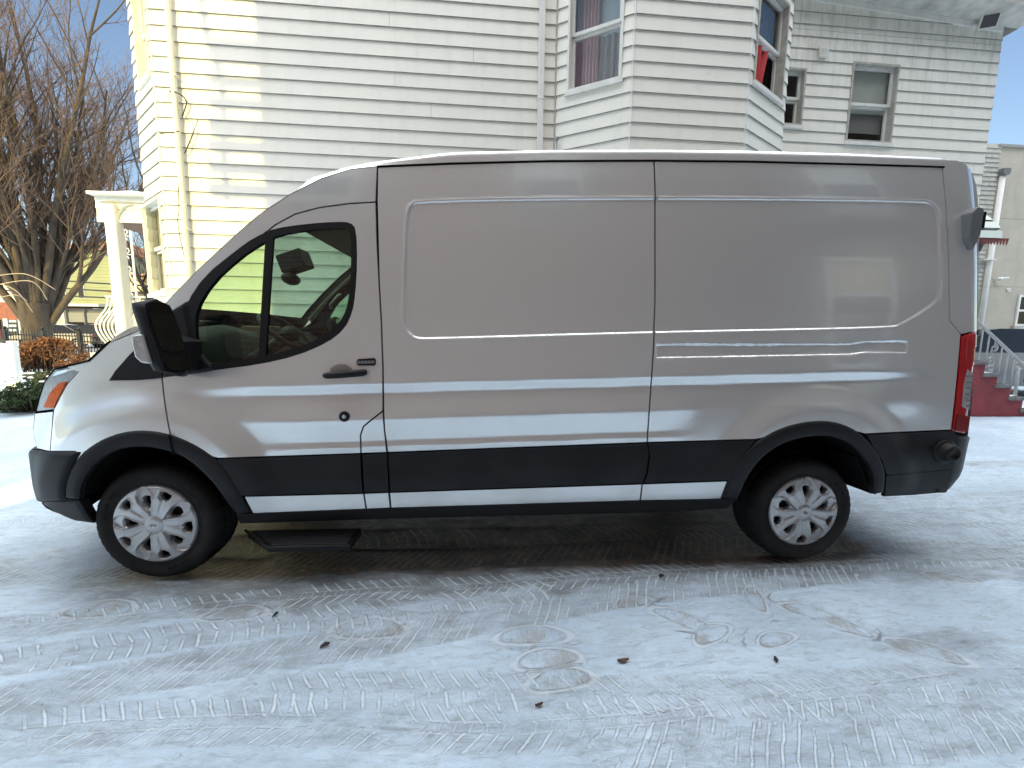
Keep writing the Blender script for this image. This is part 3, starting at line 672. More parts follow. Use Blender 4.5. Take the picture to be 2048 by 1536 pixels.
# ---- door mirrors
def mirror(far):
    mb = MB()
    zt_, zb_ = 1.53, 1.175; yo, yi = -.282, -.082
    rows = []
    lean = .055
    def fx(z): return .335-.15*(z-zb_)/(zt_-zb_)*.55
    prof = []
    for k, t in enumerate(np.linspace(0, 1, 15)):
        z = zb_+(zt_-zb_)*t; e = (1-abs(2*t-1)**9)**(1/3.0); w0 = .100*(.93 if t > .5 else 1.0)*max(e, .02); cy = (yo+yi)/2+.004*(t-.5)
        fxv = fx(z); ring = []
        for a in np.linspace(0, 2*pi, 29)[:-1]:
            ca, sa = cos(a), sin(a); yy = cy+w0*np.sign(sa)*abs(sa)**.55
            dep = (.012 if ca > 0 else .105*max(e, .02)**.6)*abs(ca)**.7*(1 if ca > 0 else .55+.45*min(1, (yy-yo)/.15))
            ring.append((fxv+np.sign(ca)*dep, yy, z))
        rows.append(ring+[ring[0]])
    mb.grid(rows); 
    n = len(rows[0])-1
    mb.add(rows[0][:-1], [tuple(range(n))]); mb.add(rows[-1][:-1], [tuple(range(n))])
    fy = (lambda y: 2*YC-y) if far else (lambda y: y)
    mb.v = [(x, fy(y), z) for x, y, z in mb.v]
    o = mb.build('door_mirror', blk, VAN)
    gm = mat('mirror_glass', (.42, .45, .46), rough=.03, metal=1.0)
    def panel(name, y0, y1, z0, z1, off, m, r=.02, par=o, tw=0.0):
        c_ = .028; pl = smooth_closed([(y0, z0+c_), (y0+c_, z0), (y1-c_, z0), (y1, z0+c_), (y1-.004, z1-c_), (y1-c_-.004, z1), (y0+c_+.004, z1), (y0+.004, z1-c_)], 2)
        pl = [(y*1.0, z) for y, z in pl]
        V = [(fx(z)+off+tw*(y-y0), fy(y), z) for y, z in pl]; n_ = len(V)
        V += [(x-.006, y, z) for x, y, z in V]
        q = MB().add(V, [tuple(range(n_)), tuple(range(2*n_-1, n_-1, -1))]+[(i, n_+i, n_+(i+1) % n_, (i+1) % n_) for i in range(n_)])
        return q.build(name, m, par)
    panel('mirror_bezel', -.272, -.094, 1.187, 1.515, .0125, void)
    panel('mirror_glass', -.264, -.102, 1.285, 1.506, .016, gm)
    panel('blind_spot_glass', -.264, -.102, 1.195, 1.272, .016, gm)
    lp = [at(x_, y_, -.285) for x_, y_ in ((263, 671), (285, 668), (292, 688), (298, 708), (304, 728), (284, 726), (271, 714), (266, 692))]
    lamp = MB().prism([(q_[0], q_[2]) for q_ in lp], 'y', fy(-.292), fy(-.245))
    ob = lamp.build('mirror_turn_signal', clearl, o, bevel=.008)
    arm = MB().tube([(.29, fy(-.12), 1.19), (.27, fy(-.06), 1.18), (.20, fy(0.0), 1.19), (.20, fy(.06), 1.22)], [.03, .03, .035, .04], 12)
    arm.prism([(.17, 1.19), (.30, 1.17), (.31, 1.33), (.22, 1.36)], 'y', fy(-.09), fy(.05))
    arm.build('mirror_arm', blk, o, bevel=.012)
    return o
mirror(0); mirror(1)
# ================================================================== GROUND
def axis(fine_lo, fine_hi, step, lo, hi, g=1.12):
    a = list(np.arange(fine_lo, fine_hi, step)); s = step; x = a[-1]
    while x < hi: s *= g; x += s; a.append(x)
    s = step; x = a[0]
    while x > lo: s *= g; x -= s; a.insert(0, x)
    return np.array(a)
gx = axis(-3.2, 6.2, .025, -160, 160); gy = axis(-1.4, 2.8, .020, -60, 200)
GX, GY = np.meshgrid(gx, gy, indexing='ij'); nx_, ny_ = GX.shape; PX = GX.ravel(); PY = GY.ravel(); GP = np.stack([PX, PY], 1)
def vnoise(x, y, s, seed):
    r = np.random.RandomState(seed); T = r.rand(256, 256); u, v = x/s, y/s; i, j = np.floor(u).astype(int), np.floor(v).astype(int); a, b = u-i, v-j; a = a*a*(3-2*a); b = b*b*(3-2*b)
    g = lambda p, q: T[p % 256, q % 256]
    return (g(i, j)*(1-a)+g(i+1, j)*a)*(1-b)+(g(i, j+1)*(1-a)+g(i+1, j+1)*a)*b
near = (np.abs(PX-1.5) < 9) & (np.abs(PY-1) < 6)
TRK = [  # centre line measured on the ground, width, set
    ([(-60, 1258), (150, 1232), (420, 1205), (640, 1180), (900, 1168), (1200, 1150), (1500, 1130), (1800, 1118), (2100, 1112)], .20, 0, .9),
    ([(-60, 1420), (150, 1370), (400, 1318), (700, 1290), (950, 1235), (1250, 1185), (1450, 1160), (1700, 1140)], .21, 1, 1.0),
    ([(-60, 1330), (150, 1300), (380, 1262), (520, 1240), (700, 1228), (900, 1195), (1100, 1170)], .20, 2, .9),
    ([(-60, 1475), (200, 1440), (500, 1425), (800, 1440), (1050, 1460), (1400, 1420), (1700, 1370), (2100, 1330)], .20, 0, .8),
    ([(500, 1380), (760, 1360), (1050, 1380), (1300, 1385), (1500, 1390), (1800, 1400), (2100, 1420)], .19, 2, .8),
    ([(1200, 1500), (1500, 1490), (1800, 1480), (2100, 1430)], .18, 1, .8),
    ([(430, 1090), (700, 1075), (1000, 1068), (1450, 1058), (1500, 1056)], .24, 2, .6),
    ([(560, 1120), (900, 1110), (1300, 1098), (1600, 1085), (1800, 1078), (2100, 1075)], .22, 1, .6),
    ([(1660, 1050), (1800, 1046), (2100, 1040)], .22, 2, .9),
    ([(1660, 1010), (1800, 1004), (2100, 990)], .22, 0, .8),
    ([(-60, 1160), (100, 1140), (250, 1120), (420, 1130), (600, 1140)], .20, 1, .6),
    ([(-60, 1050), (60, 1035), (180, 1040), (300, 1090)], .20, 2, .6)]
sets = [np.zeros((len(PX), 3)) for _ in range(3)]; best = [np.full(len(PX), 9.) for _ in range(3)]
rut = np.zeros(len(PX))
idx = np.where(near)[0]; Q = GP[idx]
for pl, w, st_, stg in TRK:
    L = np.array([gnd(*p)[:2] for p in pl]); L = resample(L, .25, False)
    for _ in range(3): L[1:-1] = (L[:-2]+2*L[1:-1]+L[2:])/4
    d = np.full(len(Q), 9.); u = np.zeros(len(Q)); v = np.zeros(len(Q)); acc = 0.0
    for i in range(len(L)-1):
        a, b = L[i], L[i+1]; ab = b-a; ln = np.linalg.norm(ab); t = np.clip(((Q-a)@ab)/ln**2, 0, 1); e = Q-(a+t[:, None]*ab); dd = np.sqrt((e*e).sum(1)); k = dd < d
        sgn = np.sign(ab[0]*e[:, 1]-ab[1]*e[:, 0]); d[k] = dd[k]; u[k] = acc+t[k]*ln; v[k] = (sgn*dd)[k]; acc += ln
    m = stg*sstep((w*.5-d)/.03+.5); k = d < best[st_][idx]; ii = idx[k]
    sets[st_][ii, 0] = u[k]; sets[st_][ii, 1] = v[k]/w; sets[st_][ii, 2] = m[k]; best[st_][ii] = d[k]
    rut[idx] = np.maximum(rut[idx], m)
prn = np.zeros((len(PX), 3)); bp = np.full(len(PX), 9.)
PRINTS = [(1065, 1262, 1.1, .0), (1095, 1310, .95, .1), (740, 1245, 1.15, -.05), (470, 1218, 1.0, .05), (1370, 1235, 1.0, -.7), (1420, 1262, .8, .5), (1620, 1215, .9, -.5), (1680, 1240, .9, -.6),
          (1550, 1270, .7, .3), (1850, 1290, 1, -.5), (200, 1208, 1.1, 0), (1510, 1190, .8, 1.2), (1265, 1198, .7, .2), (1895, 1150, .8, -.4), (1120, 1350, .9, .1)]
for px, py, sc, ang in PRINTS:
    c = gnd(px, py)[:2]; e = (Q-c)/sc; ca, sa = cos(ang), sin(ang); a = e[:, 0]*ca+e[:, 1]*sa; b = -e[:, 0]*sa+e[:, 1]*ca
    d = np.sqrt((a/.19)**2+(b/.09)**2); k = d < bp[idx]; ii = idx[k]
    prn[ii, 0] = a[k]; prn[ii, 1] = b[k]; prn[ii, 2] = sstep((1.5-d[k])/.3); bp[ii] = d[k]
un_ = (vnoise(PX, PY, .9, 1)-.5)*.018+(vnoise(PX, PY, .31, 2)-.5)*.010+(vnoise(PX*.5, PY, .11, 3)-.5)*.006
GZ = np.where(np.hypot(PX-1.5, PY) < 40, un_, 0)-.006*rut-.008*sstep((1.2-bp)/.4)
GZ -= .010
inv = sstep((PX+.55)/.5)*(1-sstep((PX-4.0)/.6))
dirt_shade = 1.6*inv*sstep((PY+.10)/.38)*(1-sstep((PY-2.0)/.5))  # brown dirt under the van, deepened to carry the van's shade too
road = (1-.55*sstep((PX-3.9)/.6))*sstep((PY+.27+.07*np.sin(PX*1.3)+.16*(vnoise(PX, PY, .6, 5)-.5)+.10*(vnoise(PX, PY, .17, 6)-.5))/.22)*(1-sstep((PY-1.0)/.5))*sstep((PX+.9)/.8)*.95     # the worn icy strip along the van
back = sstep((PX-3.9)/.4)*sstep((PY+.25)/.1)*(1-sstep((PY-.25)/.12))*.6+sstep((PX-3.9)/.4)*np.exp(-((PY-.75)/.16)**2)*.5+sstep((PX-3.9)/.4)*np.exp(-((PY-1.9)/.2)**2)*.5
low = np.exp(-((PX-.9)/.9)**2-((PY+1.25)/.22)**2)*.75+np.exp(-((PX+.6)/.8)**2-((PY+.95)/.25)**2)*.55+np.exp(-((PX-3.9)/.45)**2-((PY+.62)/.13)**2)*.6
worn = np.clip(np.maximum.reduce([road, back, low, .50*rut, .55*np.exp(-((PX+1.1)/.7)**2-((PY-.2)/.4)**2)]), 0, 1)
me = bpy.data.meshes.new('snow_ground'); V = np.stack([PX, PY, GZ], 1)
I = np.arange(nx_*ny_).reshape(nx_, ny_); Fq = np.stack([I[:-1, :-1], I[1:, :-1], I[1:, 1:], I[:-1, 1:]], -1).reshape(-1, 4)
me.vertices.add(len(V)); me.vertices.foreach_set('co', V.ravel()); me.loops.add(Fq.size); me.loops.foreach_set('vertex_index', Fq.ravel().astype(np.int32))
me.polygons.add(len(Fq)); me.polygons.foreach_set('loop_start', np.arange(0, Fq.size, 4, dtype=np.int32)); me.polygons.foreach_set('loop_total', np.full(len(Fq), 4, np.int32)); me.update(calc_edges=True)
me.polygons.foreach_set('use_smooth', np.ones(len(Fq), bool))
for nm, A in (('trkA', sets[0]), ('trkB', sets[1]), ('trkC', sets[2]), ('prn', prn), ('wear', np.stack([worn, dirt_shade, rut], 1))):
    at_ = me.attributes.new(nm, 'FLOAT_VECTOR', 'POINT'); at_.data.foreach_set('vector', A.astype(np.float32).ravel())
class NT:
    def __init__(s, name):
        s.m = bpy.data.materials.new(name); s.m.use_nodes = True; s.n = s.m.node_tree.nodes; s.l = s.m.node_tree.links; s.p = s.n['Principled BSDF']
    def M(s, op, a, b=None, c=None, clamp=False):
        n = s.n.new('ShaderNodeMath'); n.operation = op; n.use_clamp = clamp
        for i, v in enumerate((a, b, c)):
            if v is None: continue
            if isinstance(v, (int, float)): n.inputs[i].default_value = v
            else: s.l.new(v, n.inputs[i])
        return n.outputs[0]
    def attr(s, nm):
        n = s.n.new('ShaderNodeAttribute'); n.attribute_name = nm; q = s.n.new('ShaderNodeSeparateXYZ'); s.l.new(n.outputs['Vector'], q.inputs[0]); return q.outputs
    def coord(s, scale=(1, 1, 1), rot=(0, 0, 0), kind='Object'):
        t = s.n.new('ShaderNodeTexCoord'); m = s.n.new('ShaderNodeMapping'); m.inputs['Scale'].default_value = scale; m.inputs['Rotation'].default_value = rot; s.l.new(t.outputs[kind], m.inputs[0]); return m.outputs[0]
    def noise(s, vec, sc, det=4, rough=.55, dist=0):
        n = s.n.new('ShaderNodeTexNoise'); n.inputs['Scale'].default_value = sc; n.inputs['Detail'].default_value = det; n.inputs['Roughness'].default_value = rough; n.inputs['Distortion'].default_value = dist; s.l.new(vec, n.inputs['Vector']); return n.outputs['Fac']
    def ramp(s, v, a, b, to0=0, to1=1, smooth=True):
        n = s.n.new('ShaderNodeMapRange'); n.interpolation_type = 'SMOOTHSTEP' if smooth else 'LINEAR'; s.l.new(v, n.inputs[0])
        n.inputs['From Min'].default_value = a; n.inputs['From Max'].default_value = b; n.inputs['To Min'].default_value = to0; n.inputs['To Max'].default_value = to1; return n.outputs[0]
    def mix(s, f, a, b):
        n = s.n.new('ShaderNodeMix'); n.data_type = 'RGBA'
        if isinstance(f, (int, float)): n.inputs[0].default_value = f
        else: s.l.new(f, n.inputs[0])
        for i, v in ((6, a), (7, b)):
            if isinstance(v, tuple): n.inputs[i].default_value = (*v, 1)
            else: s.l.new(v, n.inputs[i])
        return n.outputs[2]
    def bump(s, h, dist, strength=1.0, prev=None):
        b = s.n.new('ShaderNodeBump'); b.inputs['Distance'].default_value = dist; b.inputs['Strength'].default_value = strength; s.l.new(h, b.inputs['Height'])
        if prev is not None: s.l.new(prev, b.inputs['Normal'])
        return b.outputs[0]
g = NT('trodden_snow'); M = g.M
o1 = g.coord(); o2 = g.coord(scale=(.35, 1, 1), rot=(0, 0, radians(6)))
o3 = g.coord(scale=(1, 3.2, 1), rot=(0, 0, radians(-24))); o4 = g.coord(scale=(1, 3.2, 1), rot=(0, 0, radians(22)))
fine = g.noise(o1, 55, 6, .7); mid = g.noise(o1, 7, 8, .7); big = g.noise(o1, 1.3, 6, .6); strk = g.noise(o2, 16, 8, .75); scr = g.noise(o3, 9, 8, .75, 1.0); scr2 = g.noise(o4, 9, 8, .7, 1.0)
pats = []
jit = M('MULTIPLY', M('SUBTRACT', mid, .5), .035)
for i, nm in enumerate(('trkA', 'trkB', 'trkC')):
    u, v, m = g.attr(nm); av = M('ABSOLUTE', v)
    q = M('FRACT', M('DIVIDE', M('ADD', M('ADD', u, M('MULTIPLY', v, (.0, -.13, .10)[i])), M('ADD', jit, M('MULTIPLY', av, (.16, .0, .05)[i]))), (.062, .056, .066)[i]))
    line = M('SUBTRACT', 1.0, g.ramp(M('ABSOLUTE', M('SUBTRACT', q, .5)), .06, .17))
    outer = g.ramp(av, (.06, -.2, .02)[i], (.09, -.1, .05)[i]); line = M('MULTIPLY', line, M('MULTIPLY', outer, M('SUBTRACT', 1.0, g.ramp(av, .46, .52))))
    q2 = M('FRACT', M('DIVIDE', M('ADD', M('SUBTRACT', u, M('MULTIPLY', v, .05)), jit), .058)); l2 = M('MULTIPLY', M('SUBTRACT', 1.0, g.ramp(M('ABSOLUTE', M('SUBTRACT', q2, .5)), .05, .13)), M('SUBTRACT', 1.0, g.ramp(av, .07, .10)))
    lg = M('SUBTRACT', 1.0, g.ramp(M('ABSOLUTE', M('SUBTRACT', av, .12)), .010, .035))
    pt = M('MAXIMUM', M('MAXIMUM', line, M('MULTIPLY', l2, (.5, .0, .3)[i])), M('MULTIPLY', lg, (.5, .15, .0)[i]))
    brk = g.ramp(g.noise(o1, 3.1+i, 5, .7), .40, .54)
    pats.append(M('MULTIPLY', M('MULTIPLY', pt, m), brk))
pat = M('MAXIMUM', M('MAXIMUM', pats[0], pats[1]), pats[2])
a, b, m = g.attr('prn')
dr = M('SQRT', M('ADD', M('POWER', M('DIVIDE', a, .16), 2.0), M('POWER', M('DIVIDE', M('ADD', b, M('MULTIPLY', M('MULTIPLY', a, a), .8)), .062), 2.0)))
rim = M('SUBTRACT', 1.0, g.ramp(M('ABSOLUTE', M('SUBTRACT', M('ADD', dr, M('MULTIPLY', M('SUBTRACT', mid, .5), .5)), 1.0)), .06, .22))
ins = M('SUBTRACT', 1.0, g.ramp(dr, .8, 1.0))
rip = M('MULTIPLY', M('MULTIPLY', M('SINE', M('MULTIPLY', a, 420.0)), .5), ins)
pr_ = M('MULTIPLY', m, M('ADD', rim, M('MULTIPLY', rip, .18)))
worn_, dirt_shade_, rut_ = g.attr('wear')
wf = g.ramp(M('ADD', worn_, M('MULTIPLY', M('SUBTRACT', M('ADD', M('MULTIPLY', strk, .6), M('MULTIPLY', mid, .4)), .5), 1.5)), .15, .95)
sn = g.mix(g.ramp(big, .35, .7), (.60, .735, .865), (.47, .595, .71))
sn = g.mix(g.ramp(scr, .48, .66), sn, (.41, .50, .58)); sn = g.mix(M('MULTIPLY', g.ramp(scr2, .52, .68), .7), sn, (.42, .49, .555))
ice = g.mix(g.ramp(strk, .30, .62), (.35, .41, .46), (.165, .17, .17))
col = g.mix(M('MULTIPLY', wf, .85), sn, ice)
df = g.ramp(M('ADD', dirt_shade_, M('MULTIPLY', M('SUBTRACT', strk, .5), .9)), .2, .85)
col = g.mix(M('MULTIPLY', df, .93), col, g.mix(g.ramp(mid, .45, .62), (.035, .024, .019), (.13, .075, .048)))
col = g.mix(M('MULTIPLY', g.ramp(g.noise(o1, 14, 7, .8), .64, .70), .8), col, (.20, .17, .13))
col = g.mix(M('MULTIPLY', pat, .75), col, g.mix(df, (.78, .88, .96), (.30, .27, .24)))
col = g.mix(M('MULTIPLY', M('MULTIPLY', rim, m), .38), col, (.72, .78, .83))
col = g.mix(M('MULTIPLY', M('MULTIPLY', ins, m), M('MULTIPLY', g.ramp(mid, .46, .60), .65)), col, (.36, .36, .355))
g.l.new(col, g.p.inputs['Base Color'])
g.l.new(g.ramp(wf, 0, 1, .62, .38), g.p.inputs['Roughness']); g.p.inputs['Specular IOR Level'].default_value = .35
hh = M('ADD', M('ADD', M('MULTIPLY', fine, .35), M('MULTIPLY', mid, .6)), M('ADD', M('MULTIPLY', scr, .9), M('ADD', M('MULTIPLY', scr2, .5), M('MULTIPLY', strk, .4))))
bn = g.bump(hh, .016, .9); bn = g.bump(pat, .010, .9, bn); bn = g.bump(pr_, .010, .8, bn); g.l.new(bn, g.p.inputs['Normal'])
go = link('snow_ground', me, None, g.m); go['kind'] = 'structure'

# small litter on the snow
leafm = mat('dead_leaf', (.10, .05, .025), rough=.8, vary=.4, vscale=60); twm = mat('dark_twig', (.03, .024, .02), rough=.8)
def gz(x, y):
    i = int(np.argmin(np.abs(gx-x))); j = int(np.argmin(np.abs(gy-y))); return float(GZ[i*ny_+j])
LIT = [(1078, 1408, .015, .3, 'leaf', 'curled brown leaf lying on the snow near the bottom centre'), (1246, 1322, .026, .1, 'leaf', 'long flat tan leaf on the snow below the sill seam'),
       (650, 1287, .02, .5, 'twig', 'short dark twig pair lying on the snow behind the front wheel'), (551, 1227, .014, 1.0, 'twig', 'tiny dark twig crumb nearest to the front wheel'), (1323, 1151, .016, .2, 'twig', 'tiny dark bark chip on the tyre track midway along the van'), (1552, 1318, .013, .8, 'twig', 'tiny dark crumb on clean snow right of centre')]
for px, py, sz, an, kd, lb in LIT:
    c = gnd(px, py, 0); z = gz(c[0], c[1])+.004
    mb = MB(); ca, sa = cos(an), sin(an)
    if kd == 'leaf':
        rows = [[(c[0]+ca*sz*t-sa*w*.35*sz*(1-t*t), c[1]+sa*sz*t+ca*w*.35*sz*(1-t*t), z+.008*abs(w)+.006*t*t) for w in (-1, -.5, 0, .5, 1)] for t in np.linspace(-1, 1, 9)]
        mb.grid(rows); o = mb.build('fallen_leaf', leafm); s_ = o.modifiers.new('s', 'SOLIDIFY'); s_.thickness = .0015; tag(o, lb, 'leaf', 'leaves and twigs on the snow')
    else:
        for q in (-1, 1): mb.tube([(c[0]-ca*sz, c[1]-sa*sz+q*.005, z+.004), (c[0], c[1]+q*.007, z+.010), (c[0]+ca*sz, c[1]+sa*sz+q*.003, z+.006)], [.003, .005, .002], 6)
        o = mb.build('fallen_twig', twm); tag(o, lb, 'twig', 'leaves and twigs on the snow')

# ================================================================== WHITE HOUSE
HS = .02
s = NT('white_siding'); so1 = s.coord(); so2 = s.coord(scale=(3, 3, .35))
st1 = s.noise(so2, 1.6, 6, .7); st2 = s.noise(so1, 3.5, 7, .7); st3 = s.noise(so1, .45, 4, .6)
cc = s.mix(s.ramp(st1, .45, .75), (.85, .84, .755), (.78, .775, .69)); cc = s.mix(s.M('MULTIPLY', s.ramp(st2, .60, .78), .35), cc, (.52, .52, .46)); cc = s.mix(s.M('MULTIPLY', s.ramp(st3, .4, .8), .35), cc, (.70, .72, .70))
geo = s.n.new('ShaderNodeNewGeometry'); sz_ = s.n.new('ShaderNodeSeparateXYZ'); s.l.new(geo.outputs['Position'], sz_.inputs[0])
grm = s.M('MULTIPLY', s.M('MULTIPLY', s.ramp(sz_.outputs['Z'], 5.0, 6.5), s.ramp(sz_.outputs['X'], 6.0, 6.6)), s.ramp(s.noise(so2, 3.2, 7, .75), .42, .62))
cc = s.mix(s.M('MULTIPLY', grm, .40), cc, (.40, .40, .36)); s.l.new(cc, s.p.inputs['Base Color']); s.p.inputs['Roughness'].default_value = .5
s.l.new(s.bump(s.noise(s.coord(scale=(.6, .6, 6)), 14, 4, .6), .003, .5), s.p.inputs['Normal'])
siding = s.m
butt = mat('siding_butt_edge', (.36, .355, .33), rough=.9, vary=.4, vscale=8)  # darker than the boards: shadow under each lap put into the colour
trimw = mat('white_trim', (.78, .78, .74), rough=.5, vary=.14, vscale=5, stretch=(1, 1, .4)); trimd = mat('weathered_trim', (.50, .49, .44), rough=.7, vary=.35, vscale=9)
creamp = mat('cream_trim', (.78, .76, .66), rough=.5, vary=.08)
Z_A = at(1266, 277, 3.48)[2]; EXPO = (at(1266, 31, 3.48)[2]-Z_A)/8
Z_0 = Z_A-EXPO*math.floor(Z_A/EXPO)
def sidewall(mb, A, B, zlo, zhi, ops=(), seams=0):
    A = np.array(A, float); B = np.array(B, float); L = np.linalg.norm(B-A); d = (B-A)/L; n = np.array([d[1], -d[0]])
    def pt(u, z, off): q = A+d*u+n*off; return (q[0], q[1], z)
    k0 = int(math.floor((zlo-Z_0)/EXPO)); z = Z_0+k0*EXPO
    while z < zhi:
        za, zb = max(z, zlo), min(z+EXPO, zhi)
        cuts = sorted(set([za, zb]+[c for o in ops for c in (o[2], o[3]) if za < c < zb]))
        for c0, c1 in zip(cuts[:-1], cuts[1:]):
            mid_ = (c0+c1)/2; iv = [(0, L)]
            for o in ops:
                if o[2] < mid_ < o[3]:
                    nv = []
                    for a, b in iv:
                        if o[1] <= a or o[0] >= b: nv.append((a, b)); continue
                        if a < o[0]: nv.append((a, o[0]))
                        if b > o[1]: nv.append((o[1], b))
                    iv = nv
            t0 = .017*(1-(c0-z)/EXPO)+.003; t1 = .017*(1-(c1-z)/EXPO)+.003
            for a, b in iv:
                mb.add([pt(a, c0, t0), pt(b, c0, t0), pt(b, c1, t1), pt(a, c1, t1)], [(0, 1, 2, 3)], 0)
                if c0 == za: mb.add([pt(a, c0, 0), pt(b, c0, 0), pt(b, c0, t0), pt(a, c0, t0), pt(a, c0+.005, t0-.0002+.0006), pt(b, c0+.005, t0-.0002+.0006), pt(a, c0-.001, t0+.0006), pt(b, c0-.001, t0+.0006)], [(0, 3, 2, 1), (6, 7, 5, 4)], 1)
        if seams and random.random() < seams:
            u = random.uniform(.1, L-.1)
            if not any(o[0]-.05 < u < o[1]+.05 and o[2]-.2 < z < o[3] for o in ops):
                mb.add([pt(u, za, .0205), pt(u+.004, za, .0205), pt(u+.004, zb, .0045), pt(u, zb, .0045)], [(0, 1, 2, 3)], 2)
        z += EXPO
    return d, n
HOUSE = root('white_house', 'white clapboard house with a bay and double-hung windows standing behind the van', 'house', (3.0, 5.0, 0))
yw = lambda x, y0: y0+HS*x
def wallpt(px, py, y0, ):  # on wall line Y=y0+HS*X
    p = onplane(px, py, (0, y0, 0), (-HS, 1, 0)); return p
A0 = wallpt(307, 150, 3.96)[:2]
dA = np.array([-.755, .656]); nA = np.array([-.656, -.755, 0])
A1 = onplane(276, 230, (*A0, 0), nA)[:2]
B0 = wallpt(1107, 300, 3.96)[:2]; B1 = wallpt(1258, 300, 3.38)[:2]; B2 = wallpt(1487, 293, 3.38)[:2]; B3 = B2+np.array([.844, .536])*1.12
C0 = wallpt(1560, 300, 4.86)[:2]-np.array([.8, .016]); C1 = wallpt(1970, 308, 4.86)[:2]
ZT = 8.6; _e0 = wallpt(1690, 0, 4.86); _e1 = wallpt(2008, 54, 4.86); ZE = _e1[2]; ESL = (_e0[2]-_e1[2])/(_e0[0]-_e1[0])
print('ESL', ESL, ZE)
zeav = lambda x: ZE+ESL*(x-_e1[0])
def facepl(A, B): A = np.array(A); B = np.array(B); d = (B-A)/np.linalg.norm(B-A); return (*A, 0), (d[1], -d[0], 0), d
def wrect(A, B, pxs):   # window rectangle from pixels (left x@y, right x@y, top y@x, bottom y@x)
    P0, n, d = facepl(A, B); (lx, ly), (rx, ry), (tx_, ty), (bx, by) = pxs
    u = lambda px, py: float((onplane(px, py, P0, n)[:2]-np.array(A))@d); z = lambda px, py: float(onplane(px, py, P0, n)[2])
    return (u(lx, ly), u(rx, ry), z(bx, by), z(tx_, ty))
LW_up = wrect(A1, A0, ((272, 60), (297, 60), (285, -60), (283, 172)))
LW_lo = wrect(A1, A0, ((293, 480), (329, 480), (312, 398), (318, 586)))
BL = wrect(B0, B1, ((1136, 100), (1246, 100), (1190, -70), (1190, 172)))
BR = wrect(B2, B3, ((1512, 60), (1573, 60), (1540, -30), (1530, 183)))
CS = wrect(C0, C1, ((1520, 200), (1606, 200), (1590, 137), (1590, 252)))
CW = wrect(C0, C1, ((1697, 200), (1790, 200), (1750, 128), (1740, 286)))
curt_red = mat('red_curtain', (.25, .03, .035), rough=.9, bump=.5, bscale=9, stretch=(14, 14, .6)); curt_pink = mat('pink_net_curtain', (.60, .42, .43), rough=.9, vary=.35, vscale=5, stretch=(10, 10, .3))
shade_w = mat('roller_shade', (.52, .54, .50), rough=.9, vary=.1); pane = glass('window_pane', (.90, .93, .92)); screenm = mat('insect_screen', (.05, .055, .06), rough=.9)
net = mat('net_curtain', (.32, .32, .31), rough=.95, vary=.4, vscale=6, stretch=(9, 9, .4)); roomd = mat('dark_room', (.018, .016, .015), rough=.95)
